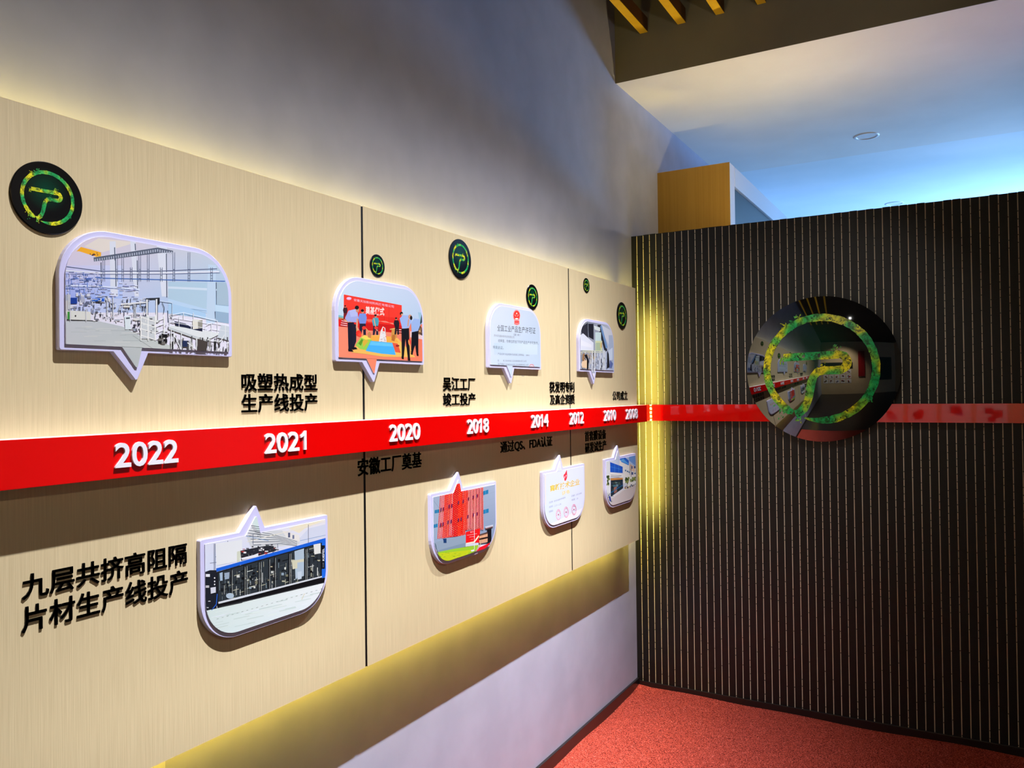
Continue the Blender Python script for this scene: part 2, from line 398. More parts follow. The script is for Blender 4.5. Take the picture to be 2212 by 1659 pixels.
def lettering(parent, part, lines, xp, thick, m, offset, track=0.0):
    """lines: (string, left pixel, right pixel, top pixel point, bottom pixel point) on the plane x = xp + thick"""
    for s, lpx, rpx, tp, bt in lines:
        xf = xp + thick; zt = on_x(*tp, xf).z; zb = on_x(*bt, xf).z; my = (tp[1] + bt[1]) / 2
        yl = on_x(lpx, my, xf).y; yr = on_x(rpx, my, xf).y
        gl = line_glyphs(s, 0.0 if part == 'character' else offset, track)
        if part == 'character': gl = [(c, embolden(g, offset), x) for c, g, x in gl]
        else: gl = [(c, digit_one(), x) if c == '1' else (c, g, x) for c, g, x in gl]
        x0 = min(span(g, 0)[0] + x for _, g, x in gl); x1 = max(span(g, 0)[1] + x for _, g, x in gl)
        y0 = min(span(g, 1)[0] for _, g, x in gl); y1 = max(span(g, 1)[1] for _, g, x in gl)
        for ch, me, x in gl:
            for v in me.vertices:
                u = (v.co.x + x - x0) / (x1 - x0); w = (v.co.y - y0) / (y1 - y0)
                v.co = (xp + (v.co.z + 0.5) * thick, yl + u * (yr - yl), zb + w * (zt - zb))
            link(part, me, m, parent)
CAPS = [
 (('九层共挤高阻隔', 47.8, 404.5, (293.2, 1193.6), (49.9, 1297.5)), ('片材生产线投产', 46.8, 406.5, (388.9, 1232), (49.9, 1369.3))),
 (('吸塑热成型', 522.4, 686, (534.8, 805.4), (595.5, 844.7)), ('生产线投产', 522.4, 686, (600.4, 850.4), (539.8, 891.9))),
 (('安徽工厂奠基', 773.5, 911.3, (879.2, 979), (775.3, 1029.2)),),
 (('吴江工厂', 957.6, 1026.8, (978, 814.9), (959, 843.9)), ('竣工投产', 957.9, 1027.6, (960.9, 849.1), (964.4, 877.5))),
 (('通过QS、FDA认证', 1081.7, 1193.5, (1187.3, 941.7), (1083.1, 980.4)),),
 (('获发明专利', 1187.8, 1241.1, (1191.7, 824.2), (1189.3, 848.1)), ('及高企资质', 1188.6, 1241.8, (1204.5, 851.9), (1189.3, 874.9))),
 (('首套膜设备', 1264.1, 1309.7, (1304.9, 927.6), (1265.6, 953.8)), ('研发试生产', 1264.6, 1310.1, (1306.1, 950.8), (1268.1, 978.9))),
 (('公司成立', 1323.9, 1355.9, (1344.8, 844.7), (1330.6, 865.1)),)]
CLAB = ['two-line black caption of seven characters per row at lower left, beside the blue machine plaque',
        'two-line black caption of five characters per row above the 2021 numerals',
        'single-line black caption under the red band, crossing the wide black seam below 2020',
        'two-line black caption of four characters per row above the 2018 numerals',
        'single-line black caption with Latin letters QS and FDA, below the 2014 numerals',
        'two-line black caption crossing the thin black seam above the 2012 numerals',
        'two-line black caption in the band shadow below the 2010 numerals',
        'short single-line black caption of four characters above the 2008 numerals']
for lines, lb in zip(CAPS, CLAB):
    p = on_x((lines[0][1] + lines[0][2]) / 2, lines[-1][4][1], XB)
    t = thing('caption_lettering', lb, 'lettering', p, 'black captions on the timeline board')
    lettering(t, 'character', lines, XB, 0.0022, M_black, 0.012)
YEARS = [('2022', 249.1, 385.8, (267, 956.4), (249.5, 1012.2)), ('2021', 573, 662.5, (585.8, 935.2), (573.6, 981.1)),
         ('2020', 842.9, 908.5, (851.7, 916.9), (843.1, 955.1)), ('2018', 1010.8, 1056.6, (1017.5, 905.5), (1011, 938.1)),
         ('2014', 1149.1, 1185.2, (1154.4, 896.2), (1149.6, 924.9)), ('2012', 1231.9, 1261.6, (1236.3, 891), (1233, 917.4)),
         ('2010', 1305.8, 1331.1, (1309.6, 886.3), (1306.9, 910)), ('2008', 1353.4, 1378.1, (1357, 883.9), (1354.5, 906.2))]
for ln in YEARS:
    p = on_x((ln[1] + ln[2]) / 2, ln[4][1], XF)
    t = thing('year_numerals', 'white raised numerals reading %s on the red band' % ln[0], 'numerals', p, 'white year numerals on the red band')
    lettering(t, 'digit', [ln], XF, 0.004, M_white, 0.016, -0.005)

# ------------------------------------------------------------------ speech-bubble plaques
BW, BH, TAIL, RAD, BT = 0.381, 0.225, 0.0515, 0.095, 0.011
def bubble_body(ins, flip, n=14):
    """convex rounded body, inset by ins; u to the right from the left edge, v up from the flat edge"""
    r = RAD - ins; s = 0.004 if ins < 0.004 else 0.001
    pts = []
    for cx, cz, rr, a0 in ((ins + s, ins + s, s, 180), (BW - ins - s, ins + s, s, 270), (BW - ins - r, BH - ins - r, r, 0), (ins + r, BH - ins - r, r, 90)):
        k = n if rr > 0.01 else 3
        for i in range(k + 1):
            a = R(a0 + 90 * i / k); pts.append((cx + rr * math.cos(a), cz + rr * math.sin(a)))
    return pts
def bubble_tail(ins):
    k = ins
    return [(0.102 + k * 1.55, k + 0.0005), (0.149 - 0.002, -TAIL + k * 2.3), (0.149 + 0.002, -TAIL + k * 2.3), (0.175 - k * 1.35, k + 0.0005)]
def bubble_outline(ins):
    b = bubble_body(ins, False); t = bubble_tail(ins)
    i = 3                                       # after the first small corner comes the flat edge
    return b[:i + 1] + t + b[i + 1:]
def bm_prism(bm, pts, x0, x1, y0, z0, fl, chamfer=0.0, mi=0):
    P = lambda x, p: bm.verts.new((x, y0 + p[0], z0 + fl * p[1]))
    a = [P(x0, p) for p in pts]; b = [P(x1 - chamfer, p) for p in pts]
    rings = [a, b]
    if chamfer:
        cx = sum(p[0] for p in pts) / len(pts); cz = sum(p[1] for p in pts) / len(pts)
        rings.append([P(x1, (p[0] + (0.0009 if p[0] < cx else -0.0009), p[1] + (0.0009 if p[1] < cz else -0.0009))) for p in pts])
    n = len(pts)
    for r0, r1 in zip(rings, rings[1:]):
        for i in range(n):
            bm.faces.new((r0[i], r0[(i + 1) % n], r1[(i + 1) % n], r1[i])).material_index = mi
    for r in (rings[0], rings[-1]):
        bm.faces.new(r).material_index = mi
def clip(poly, conv):
    """Sutherland-Hodgman clip of (u, v, colour) points against a convex counter-clockwise polygon"""
    out = poly
    for i in range(len(conv)):
        a, b = conv[i], conv[(i + 1) % len(conv)]
        if abs(a[0] - b[0]) + abs(a[1] - b[1]) < 1e-9: continue
        side = lambda p: (b[0] - a[0]) * (p[1] - a[1]) - (b[1] - a[1]) * (p[0] - a[0])
        src, out = out, []
        for j in range(len(src)):
            p, q = src[j], src[(j + 1) % len(src)]; sp, sq = side(p), side(q)
            if sp >= 0: out.append(p)
            if sp * sq < 0:
                t = sp / (sp - sq)
                out.append((p[0] + (q[0] - p[0]) * t, p[1] + (q[1] - p[1]) * t, tuple(x + (y - x) * t for x, y in zip(p[2], q[2]))))
        if len(out) < 3: return []
    return out
INS = 0.0105
class Print:
    """printed picture: flat coloured shapes on the front of a thin acrylic sheet"""
    def __init__(s, crop, scale, y0, z0, fl):
        s.c, s.s, s.y0, s.z0, s.fl = crop, scale, y0, z0, fl
        s.x0 = XB + BT; s.x = s.x0 + 0.0022
        s.bm = bmesh.new(); s.col = s.bm.loops.layers.float_color.new('Col'); s.k = 0
        s.conv = [bubble_body(INS, False), bubble_tail(INS)[::1]]
        out = bubble_outline(INS); bm_prism(s.bm, out, s.x0 - 0.0005, s.x, y0, z0, fl)
        for f in s.bm.faces:
            for lp in f.loops: lp[s.col] = (*lin((225, 225, 240)), 1)
    def uv(s, p):
        q = on_x(s.c[0] + p[0] / s.s, s.c[1] + p[1] / s.s, s.x); return (q.y - s.y0, (q.z - s.z0) * s.fl)
    def shape(s, pts):                          # pts: (u, v, linear colour)
        s.k += 1; x = s.x + 2.0e-6 * s.k
        ar = sum(pts[i][0] * pts[(i + 1) % len(pts)][1] - pts[(i + 1) % len(pts)][0] * pts[i][1] for i in range(len(pts)))
        if abs(ar) < 1e-9: return
        if ar < 0: pts = pts[::-1]
        for cv in s.conv:
            q = clip(pts, cv)
            r = []
            for p in q:
                if not r or abs(p[0] - r[-1][0]) + abs(p[1] - r[-1][1]) > 1e-6: r.append(p)
            if len(r) > 1 and abs(r[0][0] - r[-1][0]) + abs(r[0][1] - r[-1][1]) < 1e-6: r.pop()
            if len(r) < 3: continue
            vs = [s.bm.verts.new((x, s.y0 + p[0], s.z0 + s.fl * p[1])) for p in r]
            f = s.bm.faces.new(vs)
            for lp, p in zip(f.loops, r): lp[s.col] = (*p[2], 1)
    def p(s, c, *pts):
        cl = lin(c); s.shape([(*s.uv(q), cl) for q in pts])
    def g(s, *pc):                              # gradient: (point, colour) pairs
        s.shape([(*s.uv(q), lin(c)) for q, c in pc])
    def r(s, c, x0, y0, x1, y1):
        s.p(c, (x0, y0), (x1, y0), (x1, y1), (x0, y1))
    def e(s, c, cx, cy, rx, ry, n=14):
        s.p(c, *[(cx + rx * math.cos(2 * math.pi * i / n), cy + ry * math.sin(2 * math.pi * i / n)) for i in range(n)])
    def l(s, c, w, *pts):
        for a, b in zip(pts, pts[1:]):
            dx, dy = b[0] - a[0], b[1] - a[1]; d = math.hypot(dx, dy) or 1; nx, ny = -dy / d * w / 2, dx / d * w / 2
            s.p(c, (a[0] + nx, a[1] + ny), (b[0] + nx, b[1] + ny), (b[0] - nx, b[1] - ny), (a[0] - nx, a[1] - ny))
    def mess(s, n, x0, y0, x1, y1, w, h, pal, slope=0.0):
        for _ in range(n):
            x, y = random.uniform(x0, x1), random.uniform(y0, y1); a = random.uniform(*w); b = random.uniform(*h); y += slope * (x - x0)
            s.r(random.choice(pal), x, y, x + a, y + b)
    def ring(s, c, cx, cy, rx, ry, w, n=16):
        for i in range(n):
            a, b = 2 * math.pi * i / n, 2 * math.pi * (i + 1) / n
            s.p(c, *[(cx + (rx - k) * math.cos(t), cy + (ry - k * ry / rx) * math.sin(t)) for t, k in ((a, 0), (b, 0), (b, w), (a, w))])
    def text(s, c, st, p0, p1, h, offset=0.0, track=1.0, up=(0, -1)):
        """string from the bottom-left p0 to the bottom-right p1 with height h (crop pixels)"""
        me = glyph(st, offset, 0.0, 2, track)
        if not me.vertices: return
        ax, bx = span(me, 0); ay, by = span(me, 1); cl = lin(c); s.k += 1; x = s.x + 2.0e-6 * s.k
        vs = []
        for v in me.vertices:
            u = (v.co.x - ax) / (bx - ax); w = (v.co.y - ay) / (by - ay)
            q = s.uv((p0[0] + u * (p1[0] - p0[0]) + up[0] * w * h, p0[1] + u * (p1[1] - p0[1]) + up[1] * w * h))
            vs.append(s.bm.verts.new((x, s.y0 + q[0], s.z0 + s.fl * q[1])))
        for pl in me.polygons:
            try: f = s.bm.faces.new([vs[i] for i in pl.vertices])
            except ValueError: continue
            for lp in f.loops: lp[s.col] = (*cl, 1)
        bpy.data.meshes.remove(me)
    def done(s, parent):
        me = bpy.data.meshes.new('photo_print'); s.bm.to_mesh(me); s.bm.free()
        return link('photo_print', me, M_print, parent)

def art1(P):                                    # factory hall
    P.g(((150,150),(222,208,222)), ((1830,150),(196,208,218)), ((1830,900),(158,200,232)), ((150,900),(196,206,246)))
    P.g(((150,430),(205,205,240)), ((760,430),(205,215,245)), ((760,760),(170,195,245)), ((150,760),(150,170,240)))
    P.p((228,222,214), (380,240), (520,160), (900,200), (560,300))
    P.p((246,178,44), (300,290), (345,246), (545,300), (545,352), (500,345), (330,290))
    P.p((214,190,120), (490,345), (545,335), (550,352), (500,356)); P.mess(8, 425,300,520,330, (6,20), (5,12), [(50,30,60),(90,60,60)])
    for a, b, c, d in ((630,690,640,715), (835,890,880,922), (1095,1200,1150,1212)):
        P.p((218,226,240), (a,190), (b,190), (d,740), (c,740))
    P.p((190,214,236), (1612,420), (1690,430), (1680,1010), (1590,1010))
    P.p((86,96,116), (470,352), (1110,252), (1262,284), (1262,300), (1112,308), (475,392))
    for i in range(34):
        x = 482 + i * 23; y = 356 - (x - 470) * 0.155 if x < 1110 else 262 + (x - 1110) * 0.15
        P.r((176,186,204), x, y + 12 - 0.004 * (x - 480), x + 11, y + 36)
    for x, y0, y1 in ((680,250,380), (884,214,280), (1196,312,750), (1692,600,820), (1208,880,1000), (1680,890,960), (690,380,640), (905,380,680), (545,400,640)):
        P.l((76,88,112), 9, (x,y0), (x+4,y1))
    P.p((176,206,226), (1214,592), (1600,602), (1596,868), (1214,762)); P.l((206,224,240), 22, (1214,650), (1600,668)); P.l((206,224,240), 16, (1690,672), (1810,690))
    P.p((166,192,210), (1696,600), (1806,604), (1816,832), (1696,822)); P.p((150,180,206), (1684,890), (1818,905), (1818,1010), (1684,990))
    P.p((184,214,242), (1210,760), (1600,868), (1600,906), (1210,800)); P.l((110,150,190), 5, (1214,835), (1596,885)); P.p((190,220,242), (1680,824), (1818,838), (1818,905), (1680,886))
    P.p((170,208,240), (1214,800), (1590,905), (1590,960), (1214,910))
    for c, w, pts in (((92,104,140),8,((180,440),(550,488),(1150,486),(1700,464))), ((228,234,246),13,((180,482),(550,506),(1150,506),(1720,492))), ((90,104,150),5,((180,515),(550,520),(1150,517),(1730,505))),
                      ((78,118,190),10,((520,556),(1200,574),(1780,588))), ((214,226,250),16,((170,628),(560,640),(930,670))), ((120,140,190),5,((170,642),(560,652),(920,682)))):
        P.l(c, w, *pts)
    for x in (572, 700, 760, 845, 930, 1015, 1145, 1270, 1420, 1645):
        yt = 380 - (x - 470) * 0.12 if x < 1120 else 300
        if x in (845, 1145, 1645): yt = 450
        for d in (-9, 9): P.l((84,96,128), 4.5, (x+d,yt), (x+d,592))
        for y in (470, 500, 530, 560): P.l((84,96,128), 4, (x-9,y), (x+9,y))
    B = [(108,140,214), (150,172,232), (204,210,238), (92,114,172), (214,214,236), (70,100,170)]
    P.mess(60, 180,490,560,700, (3,9), (10,50), B); P.mess(60, 180,490,560,700, (14,60), (3,8), B); P.mess(40, 400,600,900,740, (8,60), (4,10), [(214,220,244),(150,160,210),(186,196,232)])
    P.g(((150,985),(196,202,208)), ((520,985),(188,196,202)), ((760,1040),(182,192,196)), ((930,1130),(186,196,196)), ((1240,1230),(196,204,200)), ((1240,1700),(176,186,184)), ((150,1700),(190,196,196)))
    for i in range(26):
        x = random.uniform(180, 900); y = random.uniform(1030, 1240); P.r(random.choice([(200,206,206),(176,186,188),(206,210,208)]), x, y, x + random.uniform(60,200), y + random.uniform(3,9))
    P.l((150,160,160), 5, (860,1130), (1060,1260))
    P.p((196,196,200), (150,720), (240,720), (235,890), (150,900))
    D = [(40,44,58), (222,226,230), (150,160,176), (90,96,112), (204,208,218), (60,60,76), (232,232,236), (120,126,140)]
    P.mess(36, 190,700,470,880, (8,40), (8,60), [(170,178,200),(214,218,228),(96,104,130),(130,140,170)])
    P.r((22,60,150), 232, 752, 305, 812); P.r((52,112,216), 455, 758, 520, 792); P.r((40,96,206), 520, 760, 575, 800)
    P.p((218,222,216), (245,878), (440,892), (440,982), (250,974)); P.p((214,216,208), (190,884), (245,880), (250,975), (205,965)); P.r((56,146,60), 208, 892, 232, 968); P.l((40,40,44), 8, (200,972), (510,984)); P.e((40,40,44), 288, 934, 8, 10)
    P.mess(90, 440,720,1000,960, (4,12), (14,60), D, 0.06); P.mess(60, 440,720,1000,990, (14,60), (3,9), D, 0.06)
    for x, y0, y1 in ((232,740,990), (390,860,990), (215,700,870), (600,760,930), (660,740,960), (870,820,960), (885,820,950)):
        P.l((200,206,214), 9, (x,y0), (x+3,y1))
    P.p((216,230,236), (775,936), (836,930), (836,1066), (782,1068)); P.p((60,66,76), (790,950), (828,948), (828,962), (790,964))
    P.r((214,214,208), 765, 830, 830, 850); P.p((226,230,232), (740,810), (990,790), (990,804), (740,826))
    P.r((222,224,224), 860, 955, 930, 975); P.mess(14, 850,970,935,1080, (8,28), (8,40), D)
    for x in (1000, 1095): P.l((232,236,238), 15, (x,760), (x,1000)); P.l((70,76,84), 6, (x+10,770), (x+8,1000))
    P.l((40,44,52), 12, (988,764), (1122,758)); P.r((36,38,48), 1105, 752, 1126, 812); P.l((60,66,80), 5, (1150,800), (1172,850), (1165,912))
    P.l((200,214,228), 7, (1130,782), (1250,800)); P.l((190,206,222), 6, (1250,800), (1250,930))
    P.r((200,208,212), 940, 940, 1085, 1160); P.mess(36, 945,945,1210,1170, (6,30), (6,24), [(224,230,230),(150,158,160),(70,74,80),(190,198,200)])
    for x in (938, 1010, 1082, 1170): P.l((236,240,238), 11, (x,925), (x,1180))
    for y in (945, 1000, 1060, 1125): P.l((236,240,238), 9, (938,y), (1082,y+45)); P.l((226,232,232), 7, (1082,y+45), (1170,y+10))
    P.mess(16, 1110,1080,1240,1200, (12,50), (10,40), [(24,22,24),(60,56,56),(110,108,104)])
    P.p((222,230,232), (1215,1042), (1240,1030), (1745,1105), (1600,1176)); P.p((196,206,210), (1215,1042), (1600,1176), (1600,1200), (1215,1066))
    P.p((30,34,62), (1270,985), (1380,1010), (1430,1040), (1550,1030), (1550,1090), (1290,1030)); P.p((226,226,214), (1452,968), (1552,972), (1550,1056), (1455,1066)); P.p((150,150,140), (1505,985), (1552,975), (1550,1056), (1508,1062))
    P.p((200,212,220), (1740,1020), (1818,1040), (1818,1180), (1700,1150)); P.mess(22, 1218,905,1260,1000, (6,20), (3,8), [(40,44,60),(220,226,232)])
    for x, y0, y1 in ((1222,940,1050), (1318,930,1060), (1440,1000,1110), (1580,1030,1180), (1640,1000,1140), (1700,980,1120), (1780,1010,1150), (1362,900,960), (1460,900,970)):
        P.l((228,234,238), 6, (x,y0), (x,y1))
    for a, b in (((1222,940),(1640,1010)), ((1222,990),(1600,1060)), ((1222,925),(1362,900)), ((1362,900),(1700,980)), ((1640,1000),(1818,1030)), ((1580,1030),(1640,1000)), ((1580,1090),(1640,1060)), ((1640,1060),(1818,1090))):
        P.l((228,234,238), 5, a, b)
    P.mess(90, 1230,1130,1810,1290, (4,14), (20,80), [(30,30,34),(90,92,96),(200,206,204),(150,150,146),(60,58,58),(226,230,228)])
    P.p((70,64,60), (1500,1160), (1600,1190), (1590,1290), (1500,1280)); P.r((36,48,84), 1352, 1180, 1400, 1240)
    for a, b in (((1240,1070),(1240,1270)), ((1265,1090),(1265,1270)), ((1340,1100),(1340,1275)), ((1490,1150),(1490,1290)), ((1265,1110),(1340,1270)), ((1600,1170),(1730,1190)), ((1730,1190),(1770,1120)), ((1800,1190),(1800,1300)), ((1400,1200),(1490,1260))):
        P.l((226,232,232), 8, a, b)

def man(P, x, y, h, shirt, trous, skin=(206,150,120), lean=0, w=1.0):
    P.p(trous, (x-0.11*h*w, y+0.52*h), (x+0.11*h*w, y+0.52*h), (x+0.13*h*w+lean*0.2, y+h), (x+0.03*h*w, y+h), (x+0.01*h, y+0.66*h), (x-0.05*h*w, y+h), (x-0.14*h*w, y+h))
    P.p(shirt, (x-0.12*h*w+lean, y+0.17*h), (x+0.12*h*w+lean, y+0.17*h), (x+0.16*h*w+lean*0.5, y+0.34*h), (x+0.12*h*w, y+0.56*h), (x-0.12*h*w, y+0.56*h), (x-0.17*h*w+lean*0.5, y+0.34*h))
    P.e(skin, x+lean*1.3, y+0.09*h, 0.055*h, 0.075*h); P.e((24,20,24), x+lean*1.3-0.01*h, y+0.055*h, 0.06*h, 0.055*h)
def art2(P):                                    # groundbreaking ceremony
    P.g(((200,100),(206,220,240)), ((1420,100),(190,206,228)), ((1420,800),(172,196,222)), ((200,800),(196,222,236)))
    P.g(((250,700),(240,140,112)), ((1420,700),(226,120,92)), ((1420,1700),(244,130,92)), ((250,1700),(250,140,104)))
    P.p((120,190,200), (280,590), (370,610), (370,640), (280,625)); P.p((176,130,80), (280,620), (370,632), (360,660), (280,650))
    P.p((226,30,24), (280,650), (420,650), (420,750), (280,740)); P.p((230,44,34), (371,332), (1113,470), (1113,800), (371,742))
    P.p((238,58,44), (371,332), (1113,470), (1113,640), (371,560)); P.p((200,24,22), (560,690), (1110,730), (1110,830), (560,780))
    for x in (560, 720, 890, 950): P.l((206,36,30), 4, (x,470), (x,690))
    P.e((226,170,214), 437, 384, 33, 20); P.e((240,210,235), 437, 380, 22, 8); P.text((230,180,200), '安徽天加新材料科技有限公司', (500,418), (1012,506), 34, 0.01, 1.05)
    P.text((250,226,220), '奠基仪式', (648,584), (890,606), 104, 0.02); P.l((240,150,140), 5, (700,578), (850,598))
    for k in range(4): P.l((240,140,120), 4, (620+k*20,650+k*10), (760,655+k*8), (900,690-k*6), (1010,700+k*6))
    for k in range(7): P.l((240,220,220) if k % 2 else (120,30,30), 8, (345-k*3,655+k*13), (415,668+k*13))
    for k in range(5): P.l((236,200,190) if k % 2 else (90,30,30), 8, (1050,765+k*15), (1110,768+k*15))
    P.p((226,196,196), (1220,800), (1385,860), (1385,910), (1220,880)); P.p((120,84,60), (1320,690), (1385,780), (1385,860), (1320,840)); P.mess(20, 1320,690,1375,840, (8,22), (8,24), [(70,50,44),(170,130,90),(220,180,120),(40,40,40)])
    P.p((150,190,214), (1320,560), (1385,570), (1385,700), (1350,720)); P.p((50,70,70), (1365,590), (1385,600), (1380,680), (1340,730))
    P.p((236,186,92), (470,1075), (620,860), (820,850), (1060,890), (1290,1136), (880,1130), (640,1095)); P.p((240,170,70), (700,860), (1010,872), (1080,950), (720,930))
    P.p((150,206,80), (520,980), (590,880), (730,910), (660,1045), (580,1030)); P.p((214,176,60), (610,930), (650,900), (690,930), (620,1010)); P.p((90,150,40), (555,960), (600,900), (620,915), (590,990))
    P.p((70,176,240), (652,1055), (716,925), (996,952), (1036,1106), (850,1090)); P.p((100,196,246), (720,935), (990,960), (1000,1000), (700,980)); P.p((226,90,60), (990,950), (1060,960), (1100,1080), (1030,1070))
    P.p((238,214,90), (590,880), (640,850), (722,905), (650,912)); P.p((250,170,60), (450,690), (470,680), (610,850), (595,868)); P.l((222,180,120), 12, (370,650), (440,690)); P.l((214,166,106), 12, (575,680), (700,820)); P.p((196,130,80), (675,830), (700,806), (724,840), (716,892), (680,880))
    P.p((226,224,224), (820,935), (842,800), (870,742), (900,760), (918,940)); P.mess(26, 835,800,905,930, (5,18), (4,9), [(200,90,80),(214,200,196),(150,140,140),(240,236,236)]); P.p((232,60,40), (870,760), (888,755), (898,800), (868,806))
    P.p((206,146,70), (985,770), (1045,760), (1050,880), (1000,930), (975,880)); P.p((180,110,50), (990,850), (1030,850), (1020,930), (980,920)); P.l((226,180,110), 12, (960,780), (1060,760))
    man(P, 390, 470, 180, (60,30,40), (120,30,40)); man(P, 1050, 625, 220, (36,28,36), (30,26,34), lean=-6)
    man(P, 612, 520, 330, (118,146,220), (34,32,54)); man(P, 778, 585, 265, (70,160,180), (40,36,56)); P.l((210,160,130), 14, (756,640), (775,740), (800,800)); P.e((230,60,50), 785, 760, 24, 20); P.e((240,60,44), 630, 760, 26, 22)
    P.p((160,170,226), (385,640), (430,540), (540,515), (560,640), (530,690), (420,680)); P.p((178,188,236), (440,540), (530,520), (545,610), (460,620))
    P.p((24,24,42), (420,690), (500,690), (505,1000), (470,1040), (430,1035)); P.p((30,28,46), (470,700), (530,720), (530,930), (500,1010), (480,900)); P.p((20,16,22), (425,1030), (470,1030), (496,1066), (430,1060)); P.p((20,16,22), (470,1000), (530,1010), (545,1032), (480,1040))
    P.e((206,140,110), 545, 530, 22, 34); P.e((24,20,26), 538, 500, 26, 26); P.l((214,156,126), 22, (545,640), (535,760), (560,800)); P.e((244,50,36), 560, 830, 34, 40); P.e((250,70,50), 575, 850, 22, 26)
    P.p((154,180,230), (1085,640), (1130,596), (1230,600), (1250,640), (1205,760), (1120,775)); P.p((20,20,26), (1108,770), (1205,765), (1212,1000), (1218,1160), (1190,1150), (1160,900), (1140,1120), (1112,1130)); P.p((16,12,14), (1108,1125), (1138,1120), (1138,1162), (1112,1155)); P.p((40,16,16), (1188,1150), (1220,1150), (1222,1182), (1190,1180))
    P.e((30,24,28), 1108, 576, 20, 22); P.e((214,160,130), 1115, 590, 12, 14); P.e((206,150,122), 1218, 620, 24, 30); P.e((30,24,24), 1232, 632, 16, 28); P.l((206,150,122), 16, (1200,650), (1190,740))
    P.p((150,178,226), (1230,700), (1270,640), (1340,650), (1350,720), (1320,800), (1240,820)); P.p((18,18,26), (1240,815), (1325,798), (1325,1090), (1300,1100), (1285,980), (1270,1020), (1250,1100), (1230,1095)); P.p((20,12,12), (1222,1085), (1255,1100), (1240,1106)); P.p((20,12,12), (1300,1090), (1328,1095), (1326,1122), (1304,1115)); P.e((236,70,60), 1212, 940, 18, 40); P.l((232,190,90), 10, (1200,920), (1230,1060)); P.e((150,40,40), 1058, 988, 24, 12)

def art3(P):                                    # production licence
    P.g(((230,380),(206,216,230)), ((960,380),(176,192,212)), ((960,1300),(178,198,216)), ((230,1500),(196,214,232)))
    P.g(((300,900),(188,208,224)), ((900,900),(196,212,226)), ((900,1060),(190,208,224)), ((300,1060),(190,208,228)))
    P.e((236,150,150), 612, 522, 52, 84); P.e((228,50,40), 613, 520, 42, 66); P.p((236,120,120), (580,590), (650,590), (652,640), (615,655), (578,640)); P.e((240,220,210), 613, 566, 22, 12); P.p((228,60,52), (585,600), (645,600), (640,618), (590,618))
    for dx, dy, q in ((0,-28,10), (-22,-6,5), (22,-6,5), (-12,8,5), (12,8,5)): P.e((250,214,200), 613+dx, 520+dy, q, q*1.3, 5)
    P.text((44,48,58), '全国工业产品生产许可证', (345,735), (872,775), 88, 0.0)
    P.text((110,118,140), '（副 本）', (570,800), (660,806), 34)
    P.text((120,126,136), '苏州天加新材料科技有限公司', (300,812), (580,838), 34)
    P.text((78,92,110), '经审查，你单位符合下列产品生产许可条件，', (358,888), (915,926), 44)
    P.text((70,88,108), '特发此证。', (286,978), (432,988), 44)
    for st, a, b, h in (('产品名称', (352,1062), (446,1068), 30), ('食品用塑料包装容器工具等制品', (454,1068), (712,1078), 28), ('（塑料）', (738,1078), (790,1080), 22), ('住', (350,1155), (372,1155), 28), ('所', (426,1158), (446,1158), 28),
                        ('苏州市吴江区松陵镇友谊工业区', (456,1158), (750,1162), 26), ('生产地址', (354,1200), (446,1205), 28), ('江苏省苏州市吴江区松陵镇友谊工业区', (454,1206), (778,1212), 24)):
        P.text((104,112,134), st, a, b, h)
    P.ring((226,100,96), 820, 1236, 38, 46, 6); P.e((236,190,190), 820, 1225, 22, 14)
    P.text((90,100,120), '发证', (680,1362), (716,1364), 18)

def art4(P):                                    # film-blowing line
    P.g(((240,650),(96,100,112)), ((620,650),(190,200,216)), ((620,1200),(190,206,238)), ((240,1200),(140,146,160)))
    P.p((206,212,226), (480,690), (600,760), (620,900), (560,900), (500,780)); P.p((170,186,212), (560,800), (615,800), (615,1190), (570,1190))
    P.p((44,46,58), (262,720), (340,670), (345,860), (290,830)); P.p((216,222,236), (262,800), (290,780), (400,880), (400,960), (262,960)); P.p((226,230,240), (270,850), (380,900), (380,930), (270,910)); P.p((30,32,46), (345,680), (400,680), (402,850), (350,820))
    P.p((40,44,58), (440,690), (480,690), (545,960), (520,980)); P.p((110,150,200), (470,700), (488,700), (550,930), (530,940))
    P.p((214,226,226), (405,700), (470,720), (470,760), (412,740)); P.p((196,220,222), (418,770), (480,770), (480,900), (418,890)); P.p((206,214,170), (420,860), (492,860), (492,970), (420,970)); P.p((170,190,160), (425,880), (475,880), (475,960), (425,960))
    P.r((214,200,120), 470, 880, 480, 940); P.r((190,120,60), 482, 880, 488, 930)
    P.mess(80, 262,960,420,1150, (3,9), (8,50), [(40,40,52),(200,200,190),(150,140,110),(226,226,226),(90,90,104),(180,150,110)])
    P.mess(80, 400,980,560,1160, (3,8), (8,50), [(26,28,38),(170,180,190),(90,100,112),(220,226,232),(60,66,76)])
    for x in (388, 415, 470, 505, 520): P.l((220,226,232), 9, (x,960), (x-3,1190))
    for y in (960, 975): P.l((206,212,190), 8, (280,y), (500,y+8))
    P.p((24,24,34), (300,1010), (330,1000), (345,1060), (330,1160), (345,1165), (350,1080)); P.p((226,196,160), (275,1080), (330,1060), (330,1150), (280,1140)); P.p((150,110,70), (285,1000), (305,990), (305,1070), (285,1070))
    P.p((30,30,40), (545,960), (560,1000), (570,1140), (540,1150)); P.p((206,220,240), (560,960), (600,930), (600,1060), (566,1070)); P.p((90,110,170), (575,1060), (605,1100), (590,1150), (565,1140))
    P.p((150,160,174), (440,1190), (520,1190), (485,1270)); P.l((60,66,76), 6, (470,1180), (478,1240)); P.l((60,66,76), 6, (500,1180), (490,1250)); P.l((226,230,234), 5, (485,1180), (485,1250))

